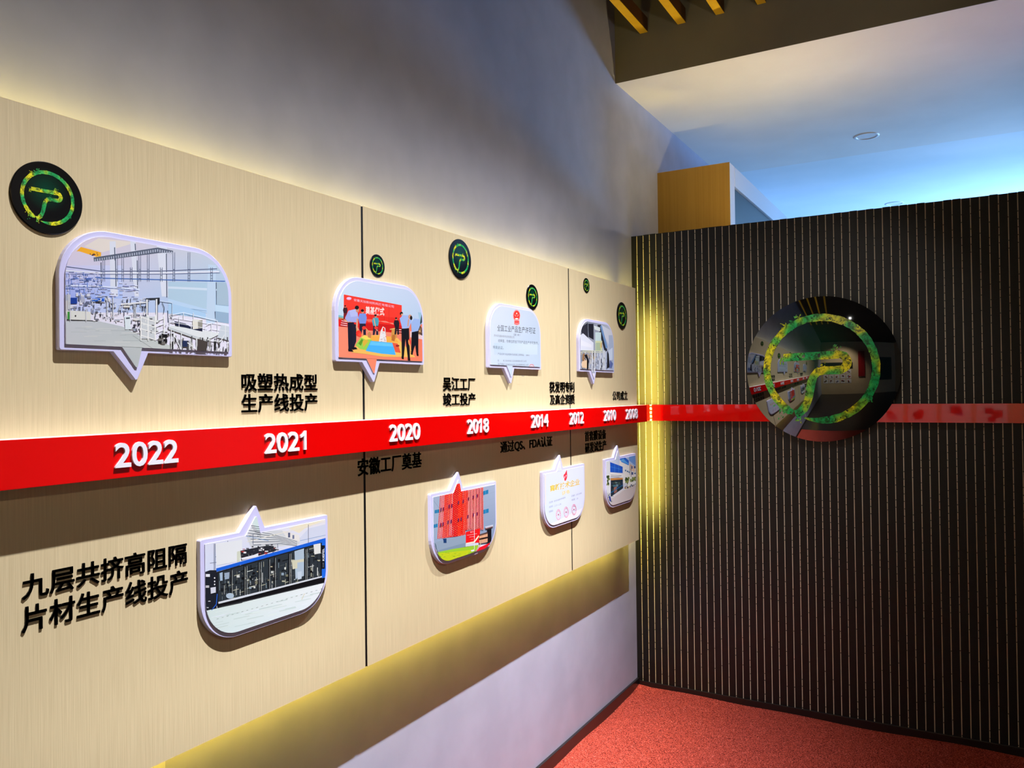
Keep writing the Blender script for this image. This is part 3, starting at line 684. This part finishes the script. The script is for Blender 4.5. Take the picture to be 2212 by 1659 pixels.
def art5(P):                                    # blue thermoforming line
    P.g(((180,300),(220,224,240)), ((1520,120),(232,230,232)), ((1520,900),(190,206,240)), ((180,1000),(206,222,246)))
    P.p((206,212,216), (650,400), (760,150), (840,330), (1020,320), (1220,400), (1200,470), (700,520)); P.p((206,226,224), (700,240), (755,150), (800,260), (770,330))
    P.p((232,226,200), (1090,300), (1300,230), (1500,200), (1260,300), (1200,350)); P.p((206,214,232), (1210,400), (1300,300), (1500,250), (1500,420), (1210,480))
    P.p((226,226,222), (1020,320), (1200,370), (1210,440), (1080,420)); P.r((80,90,120), 1085, 345, 1106, 395); P.r((110,120,150), 1130, 370, 1150, 410)
    for k in range(12): P.l((90,100,112) if k % 2 else (232,236,236), 6, (640+k*7,300+k*16), (900+k*10,350+k*10), (1180,430+k*5))
    for k in range(6): P.l((70,84,96), 5, (690+k*14,270+k*22), (800,285+k*22))
    P.l((232,230,214), 6, (650,440), (1050,340), (1500,220)); P.l((110,150,200), 5, (600,370), (880,430)); P.l((110,150,200), 4, (1210,430), (1480,370))
    for x, a, b in ((305,460,740), (315,460,740), (448,430,590), (1298,260,460), (715,360,470), (975,460,540)): P.l((100,112,136), 6, (x,a), (x,b))
    for a, b in (((315,600),(560,560)), ((380,600),(385,660)), ((385,660),(455,585)), ((260,665),(500,640)), ((205,765),(260,755))): P.l((110,120,150), 5, a, b)
    P.p((226,232,236), (320,460), (600,420), (600,640), (330,690)); P.p((206,214,196), (545,545), (585,535), (585,650), (545,655))
    P.p((38,40,48), (582,535), (780,495), (880,480), (960,490), (960,540), (900,550), (700,610), (590,640)); P.mess(46, 585,490,950,600, (8,40), (5,18), [(20,20,26),(90,90,96),(170,60,60),(60,66,70),(220,224,226)], -0.1); P.p((230,234,240), (590,612), (720,580), (770,560), (770,600), (600,632)); P.l((236,238,242), 12, (582,610), (584,730))
    P.p((28,32,42), (205,760), (260,740), (330,740), (330,1160), (215,1165)); P.p((24,26,32), (330,760), (1450,440), (1450,800), (1440,850), (330,1110))
    P.p((26,96,214), (325,722), (1480,400), (1480,445), (1430,450), (330,756)); P.p((30,104,222), (1440,430), (1490,395), (1494,800), (1440,830))
    P.p((44,52,58), (345,770), (1425,460), (1425,820), (350,1080))
    for k in range(170):
        x = random.uniform(350, 1410); yt = 770 - (x - 345) * 0.285 + 12; yb = 1070 - (x - 350) * 0.235 - 8; y = random.uniform(yt, yb - 30); q = random.random()
        c = random.choice([(14,16,18),(30,34,38),(96,100,92),(170,172,150),(126,146,156),(206,212,206),(10,12,14),(70,80,84)])
        if q < 0.6: P.r(c, x, y, x + random.uniform(3, 9), min(y + random.uniform(20, 110), yb))
        else: P.p(c, (x, y), (x + 60, y - 15), (x + 60, y - 9), (x, y + 8))
    for k in range(60):
        x = random.uniform(350, 1400); yt = 770 - (x - 345) * 0.285 + 12; yb = 1070 - (x - 350) * 0.235 - 8; y = random.uniform(yt, yb)
        P.r(random.choice([(24,28,32),(16,18,20),(120,120,100),(170,172,150),(90,110,120),(206,212,206),(60,70,76),(140,160,176),(200,190,150)]), x, y, x + random.uniform(5, 40), y + random.uniform(4, 30))
    for x in (485, 620, 640, 770, 790, 940, 1090, 1105, 1260, 1275, 880): 
        yt = 770 - (x - 345) * 0.285; yb = 1075 - (x - 350) * 0.24; P.l((18,20,24), 9, (x,yt), (x,yb)); P.l((176,184,180), 4, (x+9,yt+10), (x+9,yb))
    P.p((170,190,206), (1150,540), (1250,510), (1250,800), (1160,830)); P.p((206,206,180), (1120,640), (1250,620), (1250,650), (1180,660), (1180,720), (1130,730)); P.p((190,206,220), (1180,760), (1225,750), (1225,830), (1185,840)); P.p((220,224,220), (1350,470), (1425,455), (1425,560), (1360,575)); P.p((160,184,206), (360,770), (392,760), (392,850), (365,852)); P.p((150,170,190), (410,770), (465,760), (460,830), (415,840)); P.e((170,190,206), 470, 1010, 42, 30)
    P.p((206,214,222), (345,1075), (1440,800), (1440,815), (350,1098)); P.p((14,14,18), (330,1100), (1480,815), (1475,870), (345,1140)); P.l((60,62,66), 6, (350,1130), (1460,870))
    P.r((16,18,26), 1436, 478, 1470, 720); P.text((226,230,240), 'KIEFEL', (1464,642), (1464,508), 20, 0.02, 1.0, (-1, 0))
    P.l((150,160,180), 4, (1452,660), (1452,710))
    P.e((226,228,232), 308, 822, 7, 9); P.e((226,228,232), 308, 858, 7, 9); P.e((226,228,232), 308, 890, 7, 9); P.p((206,212,224), (264,925), (320,915), (320,975), (268,988)); P.r((190,190,196), 215, 900, 250, 925); P.r((226,230,236), 215, 780, 258, 810); P.mess(8, 205,1060,255,1140, (8,30), (4,10), [(206,212,220),(30,32,40)])
    P.g(((200,1170),(206,224,222)), ((345,1140),(210,228,224)), ((1480,870),(226,234,236)), ((1480,1500),(206,222,236)), ((200,1500),(206,226,224)))
    for k in range(36):
        x = random.uniform(230, 1400); y0 = 1180 - (x - 230) * 0.22; y = y0 + random.uniform(20, 220); d = random.uniform(60, 200); P.l(random.choice([(196,216,212),(216,232,228),(222,234,240),(190,210,206)]), random.uniform(4,10), (x,y), (x+d,y-d*0.22))
    for k in range(22): P.l((120,130,130), 3, (330+k*52,1255-k*15), (350+k*52,1249-k*15))
    P.l((40,100,206), 8, (335,990), (325,1100), (275,1160)); P.l((214,206,170), 5, (1225,1050), (1255,985)); P.l((30,30,34), 5, (205,1165), (600,1080))

def art6(P):                                    # building hung with red banners
    P.g(((200,300),(160,178,200)), ((1200,250),(160,176,200)), ((1200,1200),(122,140,170)), ((200,1300),(146,166,190)))
    P.p((206,216,234), (500,420), (620,150), (680,420))
    for k in range(6): P.l((146,160,186), 4, (980,400+k*95), (1180,330+k*95))
    P.l((120,134,160), 4, (250,560), (340,680)); P.l((130,146,170), 4, (250,1150), (720,1080))
    for x0, y0, x1, y1, d in ((270,705,340,755,-14), (255,920,312,972,-14), (985,425,1070,485,-26), (988,705,1075,765,-24)):
        P.p((30,120,170), (x0,y0), (x1,y0+d), (x1,y1+d), (x0,y1)); P.l((110,170,200), 4, ((x0+x1)/2,y0+d/2), ((x0+x1)/2,y1+d/2))
    P.r((26,60,110), 395, 1130, 440, 1195); P.p((140,164,184), (270,1230), (720,1160), (720,1260), (300,1310))
    P.p((236,30,30), (520,340), (660,300), (690,400), (690,1060), (560,1100), (520,700))
    for k in range(30):
        x = 350 + k * 21.5; xb = 310 + k * 23; yt = 488 - k * 4.6; yb = 1135 - k * 3.0 if k < 18 else 1005 - (k - 18) * 0.5
        if 8 <= k <= 15: yt = 330
        w = 20 if 3 <= k <= 18 else 13
        P.p(random.choice([(228,22,24),(240,40,30),(216,20,36),(236,60,40)]), (x,yt), (x+w,yt-4), (xb+w,yb-4), (xb,yb))
        if k in (1, 2, 7, 8, 19, 21, 23, 25, 27): P.l((206,170,190), 6, (x+19,yt+10), (xb+19,yb-30))
        for j in range(24):
            t = (j + (k % 2) * 0.5) / 24; P.e(random.choice([(250,180,60),(250,150,70),(250,200,110)]), x + (xb - x) * t + w / 2, yt + (yb - yt) * t, 4.2, 5, 6)
    for x0, y0 in ((350,672), (385,665), (470,625), (510,615), (345,900), (380,890), (455,862), (500,850), (610,570), (680,555), (760,515), (830,490), (890,470), (610,830), (650,815), (750,780), (830,755), (890,740)):
        P.p((110,30,80), (x0,y0), (x0+20,y0-6), (x0+18,y0+42), (x0-2,y0+48))
    P.p((140,160,180), (270,1180), (400,1150), (560,1110), (730,1070), (730,1250), (300,1310)); P.p((122,146,166), (300,1310), (720,1190), (730,1250), (310,1330)); P.r((26,60,110), 395, 1130, 440, 1195)
    P.p((230,24,28), (728,1030), (940,975), (940,1190), (728,1195)); P.p((240,226,200), (728,1195), (850,1170), (915,1080), (925,1100), (860,1190), (735,1210)); P.p((206,210,220), (725,1205), (918,1190), (918,1225), (725,1250))
    P.text((250,220,220), '竣工', (795,1048), (845,1038), 26); P.l((250,190,190), 5, (745,1080), (895,1055)); P.l((250,190,190), 5, (780,1108), (860,1095)); P.l((250,170,160), 4, (800,1145), (835,1140))
    P.p((190,196,210), (1015,950), (1135,920), (1135,950), (1030,985)); P.p((130,90,90), (1020,975), (1130,945), (1130,958), (1030,990)); P.p((20,18,24), (1045,1000), (1110,985), (1110,1170), (1045,1190))
    for k in range(7): P.p((226,170,130), (930+k*18,1090-k*6), (946+k*18,1086-k*6), (944+k*18,1200-k*3), (930+k*18,1204-k*3)); P.e((90,60,50), 940+k*18, 1075-k*5, 9, 16); P.r((40,24,24), 926+k*18, 1125-k*4, 948+k*18, 1150-k*4)
    P.p((150,200,50), (310,1330), (560,1280), (920,1225), (880,1310), (500,1500), (330,1450)); P.p((190,206,30), (320,1350), (860,1290), (700,1390), (480,1470), (380,1440)); P.mess(40, 330,1330,860,1420, (10,40), (4,10), [(120,170,50),(206,216,60),(160,196,40)]); P.p((226,20,40), (930,1260), (1080,1195), (1110,1180), (1060,1270), (980,1310), (890,1320)); P.l((206,180,130), 8, (950,1205), (870,1320)); P.p((226,230,236), (800,1305), (850,1290), (860,1310), (815,1325)); P.l((226,232,238), 7, (855,760), (855,1290))

def art7(P):                                    # high-tech certificate
    P.g(((220,680),(214,222,240)), ((860,560),(222,228,246)), ((860,1200),(210,216,244)), ((240,1520),(204,220,240)))
    P.l((236,214,200), 10, (262,740), (268,1180)); P.l((226,206,206), 5, (250,715), (300,708))
    P.p((226,44,60), (545,740), (582,655), (590,740), (580,800), (550,805)); P.e((232,50,66), 562, 752, 28, 40); P.e((240,200,214), 552, 765, 9, 14); P.e((240,200,214), 574, 745, 7, 12); P.p((226,44,60), (545,795), (575,790), (570,818), (550,818))
    P.text((226,190,60), '高新技术企业', (335,985), (775,880), 98, 0.02); P.text((232,206,90), '高新', (335,985), (480,950), 98, 0.03)
    P.text((236,210,100), '证书', (512,1040), (625,1010), 62, 0.02)
    for st, a, b, h in (('企业名称', (318,1160), (375,1145), 30), ('苏州天加新材料股份', (392,1140), (565,1080), 26), ('发证时间', (318,1228), (375,1212), 30), ('二〇一二年', (395,1210), (500,1180), 26), ('批准机关', (318,1298), (378,1280), 30), ('证书编号', (652,1062), (704,1050), 28), ('GF201232000', (722,1040), (805,1012), 20), ('有效期', (655,1122), (705,1108), 28), ('三年', (728,1102), (752,1095), 26)):
        P.text((120,126,160), st, a, b, h)
    for cx, cy in ((458,1326), (573,1288), (690,1250)):
        P.ring((232,130,160), cx, cy, 36, 82, 4, 20); P.ring((236,190,206), cx, cy, 27, 62, 3); P.e((176,40,70), cx, cy, 8, 15, 5)
        for k in range(9):
            a = math.pi * (0.95 + 1.1 * k / 8); P.e((206,80,110), cx + 26 * math.cos(a), cy + 58 * math.sin(a), 4, 7, 6)

def art8(P):                                    # factory street
    P.g(((1150,500),(226,230,240)), ((1640,400),(150,190,240)), ((1640,1000),(206,214,230)), ((1150,1250),(206,206,206)))
    P.p((190,208,240), (1400,470), (1430,290), (1500,430)); P.p((110,160,230), (1510,430), (1640,400), (1640,620), (1515,520))
    P.p((236,236,232), (1370,520), (1520,560), (1640,640), (1640,900), (1420,900), (1370,700)); P.p((236,206,180), (1530,570), (1600,610), (1600,690), (1530,660)); P.l((70,80,110), 6, (1525,560), (1525,730)); P.l((70,80,110), 6, (1545,580), (1545,760))
    P.p((24,104,220), (1370,490), (1435,455), (1510,520), (1510,590), (1400,540)); P.p((90,170,240), (1380,510), (1430,490), (1500,560), (1500,575), (1400,530))
    P.p((228,232,236), (1172,520), (1235,530), (1235,1000), (1178,1000)); P.p((24,90,206), (1230,540), (1418,610), (1418,705), (1232,690)); P.l((80,150,230), 5, (1232,610), (1418,655)); P.l((80,150,230), 5, (1300,565), (1300,695)); P.l((80,150,230), 5, (1360,590), (1360,700))
    P.p((240,240,238), (1232,700), (1450,715), (1450,760), (1232,750)); P.l((60,66,80), 6, (1240,735), (1400,745)); P.l((60,66,80), 6, (1240,758), (1370,765)); P.p((206,140,70), (1238,780), (1420,775), (1420,800), (1240,815)); P.p((30,46,60), (1240,815), (1420,800), (1425,930), (1240,1060))
    P.mess(24, 1250,820,1400,960, (12,40), (12,40), [(60,110,130),(24,34,44),(70,90,80),(40,60,90),(120,150,160)]); P.p((150,100,90), (1285,920), (1330,900), (1330,990), (1290,1010)); P.l((30,110,170), 9, (1240,1000), (1425,880))
    for x, y in ((1450,655), (1480,668), (1505,680)): P.r((90,130,170), x, y, x + 22, y + 22)
    for x, y, w, h in ((1550,600,16,40), (1585,600,30,34), (1550,690,26,40), (1590,700,26,20)): P.r((60,90,150), x, y, x + w, y + h)
    for x, y, q in ((1195,790,24), (1195,850,20), (1490,800,26), (1480,840,20), (1555,800,22), (1605,780,20)):
        for k in range(7): P.e(random.choice([(70,96,50),(120,140,70),(50,70,40),(150,160,80)]), x + random.uniform(-q, q), y + random.uniform(-q*1.5, q*1.5), q * 0.6, q * 0.8, 7)
    P.l((110,90,70), 5, (1490,840), (1488,940)); P.p((206,212,226), (1420,860), (1480,850), (1480,930), (1425,940))
    P.mess(26, 1440,890,1610,930, (8,26), (6,16), [(60,60,70),(206,180,60),(150,110,60),(30,30,40),(190,60,50)]); P.mess(10, 1520,850,1615,890, (8,24), (8,20), [(170,180,200),(120,130,150),(40,44,60)])
    P.p((206,196,196), (1250,1170), (1240,1070), (1430,960), (1620,880), (1620,1010), (1500,1200), (1270,1200)); P.p((216,214,216), (1245,1060), (1420,950), (1430,965), (1250,1090)); P.p((20,50,160), (1205,1040), (1235,1060), (1245,1120), (1225,1130)); P.mess(10, 1195,1000,1260,1130, (8,20), (6,16), [(90,110,110),(60,70,60),(150,160,160)])

CROPS = [((100,480),4.61), ((680,580),5.925), ((1020,600),6.381), ((1200,560),4.877), ((400,1080),4.879), ((900,1000),6.912), ((1140,920),6.914), ((1140,920),6.914)]
YL = [-3.0435, -2.3355, -1.588, -0.8675, -2.7500, -1.9290, -1.2070, -0.6090]
ARTS = [art1, art2, art3, art4, art5, art6, art7, art8]
PLAB = ['white speech-bubble plaque with a pale factory hall photo, at the upper left of the board',
        'white speech-bubble plaque with a red groundbreaking ceremony photo, over the wide black seam',
        'white speech-bubble plaque with a pale blue licence under a red emblem, above the red band',
        'white speech-bubble plaque with a grey machinery photo, right of the thin black seam',
        'white upward-pointing plaque with a long blue machine photo, left of the wide seam',
        'white upward-pointing plaque with a photo of a building hung with red banners',
        'white upward-pointing plaque with a pale certificate bearing three pink seals, crossing the thin seam',
        'white upward-pointing plaque with a photo of a blue-windowed building, nearest the slat wall']
body_mesh = {}
for i in range(8):
    fl = 1 if i < 4 else -1; z0 = 1.5865 if i < 4 else 1.2025; y0 = YL[i]
    t = thing('speech_bubble_plaque', PLAB[i], 'plaque', (XB, y0 + BW / 2, z0), 'speech-bubble plaques on the timeline board')
    if fl not in body_mesh:
        bm = bmesh.new(); bm_prism(bm, bubble_outline(0.0), XB, XB + BT, y0, z0, fl, 0.0012)
        body_mesh[fl] = link('backing', mesh_of(bm, 'backing'), M_bubble, t).data
    else:
        o = bpy.data.objects.new('backing', body_mesh[fl]); C.objects.link(o); o.parent = t
    P = Print(*CROPS[i], y0, z0, fl); ARTS[i](P); P.done(t)

# ------------------------------------------------------------------ leafy ring-and-P logo
def logo_path():
    arc = lambda cx, cy, r, a0, a1, n: [(cx + r * math.cos(R(a0 + (a1 - a0) * i / n)), cy + r * math.sin(R(a0 + (a1 - a0) * i / n))) for i in range(n + 1)]
    pts = [(-0.47, 0.165)] + [(-0.3, 0.17), (-0.1, 0.175), (0.1, 0.18), (0.25, 0.185)] + arc(0.25, 0.082, 0.105, 80, -88, 12)
    pts += [(0.16, -0.025), (0.05, -0.025), (-0.02, -0.045), (-0.07, -0.10), (-0.10, -0.18), (-0.12, -0.28), (-0.14, -0.38), (-0.165, -0.46), (-0.21, -0.54), (-0.27, -0.60), (-0.33, -0.620)]
    ring = arc(0, 0, 0.703, 239, -108, 90)
    return pts, ring
def ribbon(bm, pts, w, put, rnd, taper=0, end_taper=0):
    n = len(pts); L_, R_ = [], []
    for i, p in enumerate(pts):
        a, b = pts[max(i - 1, 0)], pts[min(i + 1, n - 1)]; dx, dy = b[0] - a[0], b[1] - a[1]; d = math.hypot(dx, dy)
        k = 1.0
        if taper and i < taper: k = 0.45 + 0.55 * i / taper
        if end_taper and i > n - 1 - end_taper: k = 0.15 + 0.85 * (n - 1 - i) / end_taper
        ww = w / 2 * k * (1 + rnd.uniform(-0.08, 0.08)); nx, ny = -dy / d * ww, dx / d * ww
        L_.append(bm.verts.new(put(p[0] + nx, p[1] + ny))); R_.append(bm.verts.new(put(p[0] - nx, p[1] - ny)))
    for i in range(n - 1):
        bm.faces.new((L_[i], R_[i], R_[i + 1], L_[i + 1]))
def logo_mesh(put, leaves=True):
    bm = bmesh.new(); rnd = random.Random(3); pts, ring = logo_path()
    ribbon(bm, pts, 0.108, put, rnd); ribbon(bm, ring, 0.102, put, rnd, taper=2, end_taper=6)
    for cx, cy, sp_, k in ((-0.50, -0.56, 0.09, 26), (-0.42, 0.60, 0.08, 20), (-0.30, 0.70, 0.06, 16), (0.22, 0.25, 0.06, 18), (-0.48, 0.13, 0.05, 14), (-0.28, -0.68, 0.05, 14), (0.05, 0.02, 0.05, 10), (0.72, 0.05, 0.04, 8), (-0.62, 0.40, 0.05, 8), (0.62, -0.42, 0.05, 8)):
        for _ in range(k):
            u, v = cx + rnd.gauss(0, sp_ * 0.6), cy + rnd.gauss(0, sp_ * 0.6); a = rnd.uniform(0, 6.28); s = rnd.uniform(0.008, 0.022)
            bm.faces.new([bm.verts.new(put(u + s * m * math.cos(a + t), v + s * m * math.sin(a + t))) for t, m in ((0, 1.3), (1.7, 0.6), (3.1, 1.1), (4.6, 0.6))])
    me = bpy.data.meshes.new('logo'); bm.to_mesh(me); bm.free(); return me
# small discs: one is built, the others are its copies
DISCS = [(-3.0573, 1.8531, 0.0633, 'black logo disc at the far upper left of the board, above the factory hall plaque'),
         (-2.1531, 1.8548, 0.0313, 'small black logo disc just right of the wide black seam, above the ceremony plaque'),
         (-1.7402, 1.9317, 0.0634, 'black logo disc at the top of the middle panel, highest of the middle three'),
         (-1.2521, 1.8581, 0.0471, 'medium black logo disc at the upper right of the licence plaque'),
         (-0.7591, 1.9565, 0.0320, 'smallest black logo disc, just right of the thin black seam near the board top'),
         (-0.3589, 1.8587, 0.0635, 'black logo disc at the right end of the board, beside the slat wall')]
DR, DT = 0.0633, 0.0035
y0, z0, r0, lb = DISCS[0]
d0 = thing('logo_disc', lb, 'disc', (XB, y0, z0), 'small logo discs on the timeline board')
bm = bmesh.new()
NS = 96; prof = [(0.0, DR), (DT - 0.001, DR), (DT, DR - 0.001)]
rings = [[bm.verts.new((XB + x, y0 + r * math.cos(2 * math.pi * i / NS), z0 + r * math.sin(2 * math.pi * i / NS))) for i in range(NS)] for x, r in prof]
for a, b in zip(rings, rings[1:]):
    for i in range(NS): bm.faces.new((a[i], a[(i + 1) % NS], b[(i + 1) % NS], b[i]))
bm.faces.new(rings[0]); bm.faces.new(rings[-1])
link('plate', mesh_of(bm, 'plate'), M_disc, d0)
link('logo', logo_mesh(lambda u, v: (XB + DT + 0.0004, y0 + u * DR, z0 + v * DR)), M_leaf_small, d0)
for (yy, zz, rr, lb) in DISCS[1:]:
    dup(d0, (XB, yy, zz), rr / DR, lb)

# large convex disc on the slat wall
CX, CZ, BR, SAG, YB = 0.9065, 1.5925, 0.330, 0.050, -0.046
RS = (BR * BR + SAG * SAG) / (2 * SAG)
cap = lambda u, v: YB - (math.sqrt(max(RS * RS - (u * u + v * v) * BR * BR, 0)) - (RS - SAG)) 
d = thing('domed_disc', 'large glossy black domed disc with a leafy green ring logo, on the slat wall', 'disc', (CX, YB, CZ))
bm = bmesh.new(); NS, NR = 128, 40
ctr = bm.verts.new((CX, cap(0, 0), CZ)); prev = None
for j in range(1, NR + 1):
    r = math.sin(math.pi / 2 * j / NR)
    ring = [bm.verts.new((CX + r * BR * math.cos(2 * math.pi * i / NS), cap(r, 0), CZ + r * BR * math.sin(2 * math.pi * i / NS))) for i in range(NS)]
    for i in range(NS):
        if prev is None: bm.faces.new((ctr, ring[i], ring[(i + 1) % NS]))
        else: bm.faces.new((prev[i], ring[i], ring[(i + 1) % NS], prev[(i + 1) % NS]))
    prev = ring
back = [bm.verts.new((v.co.x, -0.0446, v.co.z)) for v in prev]
for i in range(NS): bm.faces.new((prev[i], back[i], back[(i + 1) % NS], prev[(i + 1) % NS]))
bm.faces.new(back)
link('dome', mesh_of(bm, 'dome', True), M_dome, d)
link('logo', logo_mesh(lambda u, v: (CX + u * BR, cap(u, v) - 0.0006, CZ + v * BR)), M_leaf_big, d)
for a in range(4):
    an = R(45 + 90 * a); px, pz = CX + 0.2 * math.cos(an), CZ + 0.2 * math.sin(an)
    box('standoff', (px - 0.012, px + 0.012, -0.0446, 0.0, pz - 0.012, pz + 0.012), M_alu, d)

# ------------------------------------------------------------------ overhead: baffles, downlights, cabinet
for i, (x0, x1, lb) in enumerate(((0.122, 0.161, 'gold ceiling baffle nearest the left wall'), (0.311, 0.350, 'second gold ceiling baffle from the left wall'), (0.494, 0.533, 'third gold ceiling baffle from the left wall'), (0.683, 0.721, 'gold ceiling baffle farthest right, its tip just inside the top edge'))):
    t = thing('ceiling_baffle', lb, 'baffle', ((x0 + x1) / 2, -1.7, 3.249), 'gold baffles under the dark ceiling')
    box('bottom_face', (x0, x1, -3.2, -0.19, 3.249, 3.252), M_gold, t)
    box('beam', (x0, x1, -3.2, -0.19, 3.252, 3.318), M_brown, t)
    for yy in (-2.9, -1.6, -0.5): box('hanger', ((x0 + x1) / 2 - 0.004, (x0 + x1) / 2 + 0.004, yy - 0.004, yy + 0.004, 3.318, 3.60), M_brown, t)
def downlight(x, y, lb):
    t = thing('recessed_downlight', lb, 'downlight', (x, y, 3.036), 'round downlights in the lower ceiling'); z = t.location.z
    bm = bmesh.new(); NS = 48; prof = [(0.073, 0.0), (0.071, -0.004), (0.058, -0.005), (0.054, -0.001)]
    rr = [[bm.verts.new((x + r * math.cos(2 * math.pi * i / NS), y + r * math.sin(2 * math.pi * i / NS), z + h)) for i in range(NS)] for r, h in prof]
    for a, b in zip(rr, rr[1:]):
        for i in range(NS): bm.faces.new((a[i], a[(i + 1) % NS], b[(i + 1) % NS], b[i]))
    link('trim_ring', mesh_of(bm, 'trim_ring', True), M_lamp_white, t)
    bm = bmesh.new(); bm.faces.new([bm.verts.new((x + 0.055 * math.cos(2 * math.pi * i / NS), y + 0.055 * math.sin(2 * math.pi * i / NS), z - 0.001)) for i in range(NS)])
    link('lens', mesh_of(bm), M_lamp_white, t)
downlight(0.980, 1.387, 'white round downlight in the lower ceiling, the nearer and higher one')
downlight(0.993, 3.425, 'white round downlight half hidden behind the top of the slat wall')
cb = thing('display_cabinet', 'tall display cabinet with an ochre side panel and white frame behind the slat wall', 'cabinet', (0.19, 1.4, FL))
YC, XC, ZC = 0.421, 0.393, 2.730
box('side_panel', (XW, XC - 0.0305, YC, YC + 0.018, FL, ZC), M_ochre, cb)
box('body', (XW, XC - 0.03, YC + 0.018, 2.6, FL, ZC - 0.02), M_frame, cb)
box('side_panel', (XC - 0.0305, XC - 0.001, YC, YC + 0.004, FL, ZC), M_ochre, cb)
box('stile', (XC - 0.03, XC, YC + 0.004, YC + 0.105, FL, ZC), M_frame, cb, 0.002)
box('cornice', (XC - 0.03, XC, YC + 0.111, 2.6, 2.622, ZC), M_frame, cb, 0.002)
box('top_panel', (XW, XC - 0.0305, YC + 0.018, 2.6, ZC - 0.018, ZC - 0.001), M_frame, cb)
box('glass_door', (XC - 0.03, XC - 0.012, YC + 0.111, 2.6, 0.10, 2.617), M_glass_dark, cb)

# ------------------------------------------------------------------ wall behind the camera, seen in the dome and the glossy band
o = box('header_panel', (0.05, 2.0, -6.998, -6.96, 1.75, 2.15), M_seam, origin=(1.0, -6.998, 1.75)); tag(o, 'black header panel on the cream wall behind the viewer, mirrored in the dome', 'panel')
o = box('hanging_sign', (2.35, 2.75, -6.998, -6.9, 1.2, 2.9), mat('dark_red_sign', (150, 12, 16), 0.4), origin=(2.55, -6.998, 1.2)); tag(o, 'tall dark red sign on the cream wall behind the viewer, mirrored in the dome', 'sign')
o = box('green_panel', (3.2, 4.6, -6.998, -6.97, 0.9, 2.5), mat('dark_green_panel', (10, 70, 56), 0.4), origin=(3.9, -6.998, 0.9)); tag(o, 'dark green panel on the cream wall behind the viewer, mirrored in the dome', 'panel')
pal = [(120, 30, 30), (60, 90, 160), (90, 60, 40), (150, 150, 160), (190, 60, 50), (40, 40, 50)]
pm = [mat('poster_patch', c, 0.5) for c in pal]; pw = mat('poster_paper', (236, 234, 240), 0.5)
for r in range(3):
    for c in range(5):
        x, z = 0.15 + c * 0.36, 0.75 + r * 0.32
        t = thing('framed_photo', 'white framed photo behind the viewer, row %d up, column %d from the left wall' % (r + 1, c + 1), 'photo', (x + 0.15, -6.99, z), 'framed photos behind the viewer')
        box('frame', (x, x + 0.31, -6.999, -6.985, z, z + 0.27), pw, t); bm = bmesh.new()
        for k in range(3):
            a = random.uniform(x + 0.03, x + 0.16); b = random.uniform(z + 0.03, z + 0.14)
            bm_box(bm, a, a + random.uniform(0.06, 0.12), -6.985, -6.984 + k * 0.001, b, b + random.uniform(0.05, 0.10), k)
        link('picture', mesh_of(bm), random.sample(pm, 3), t)
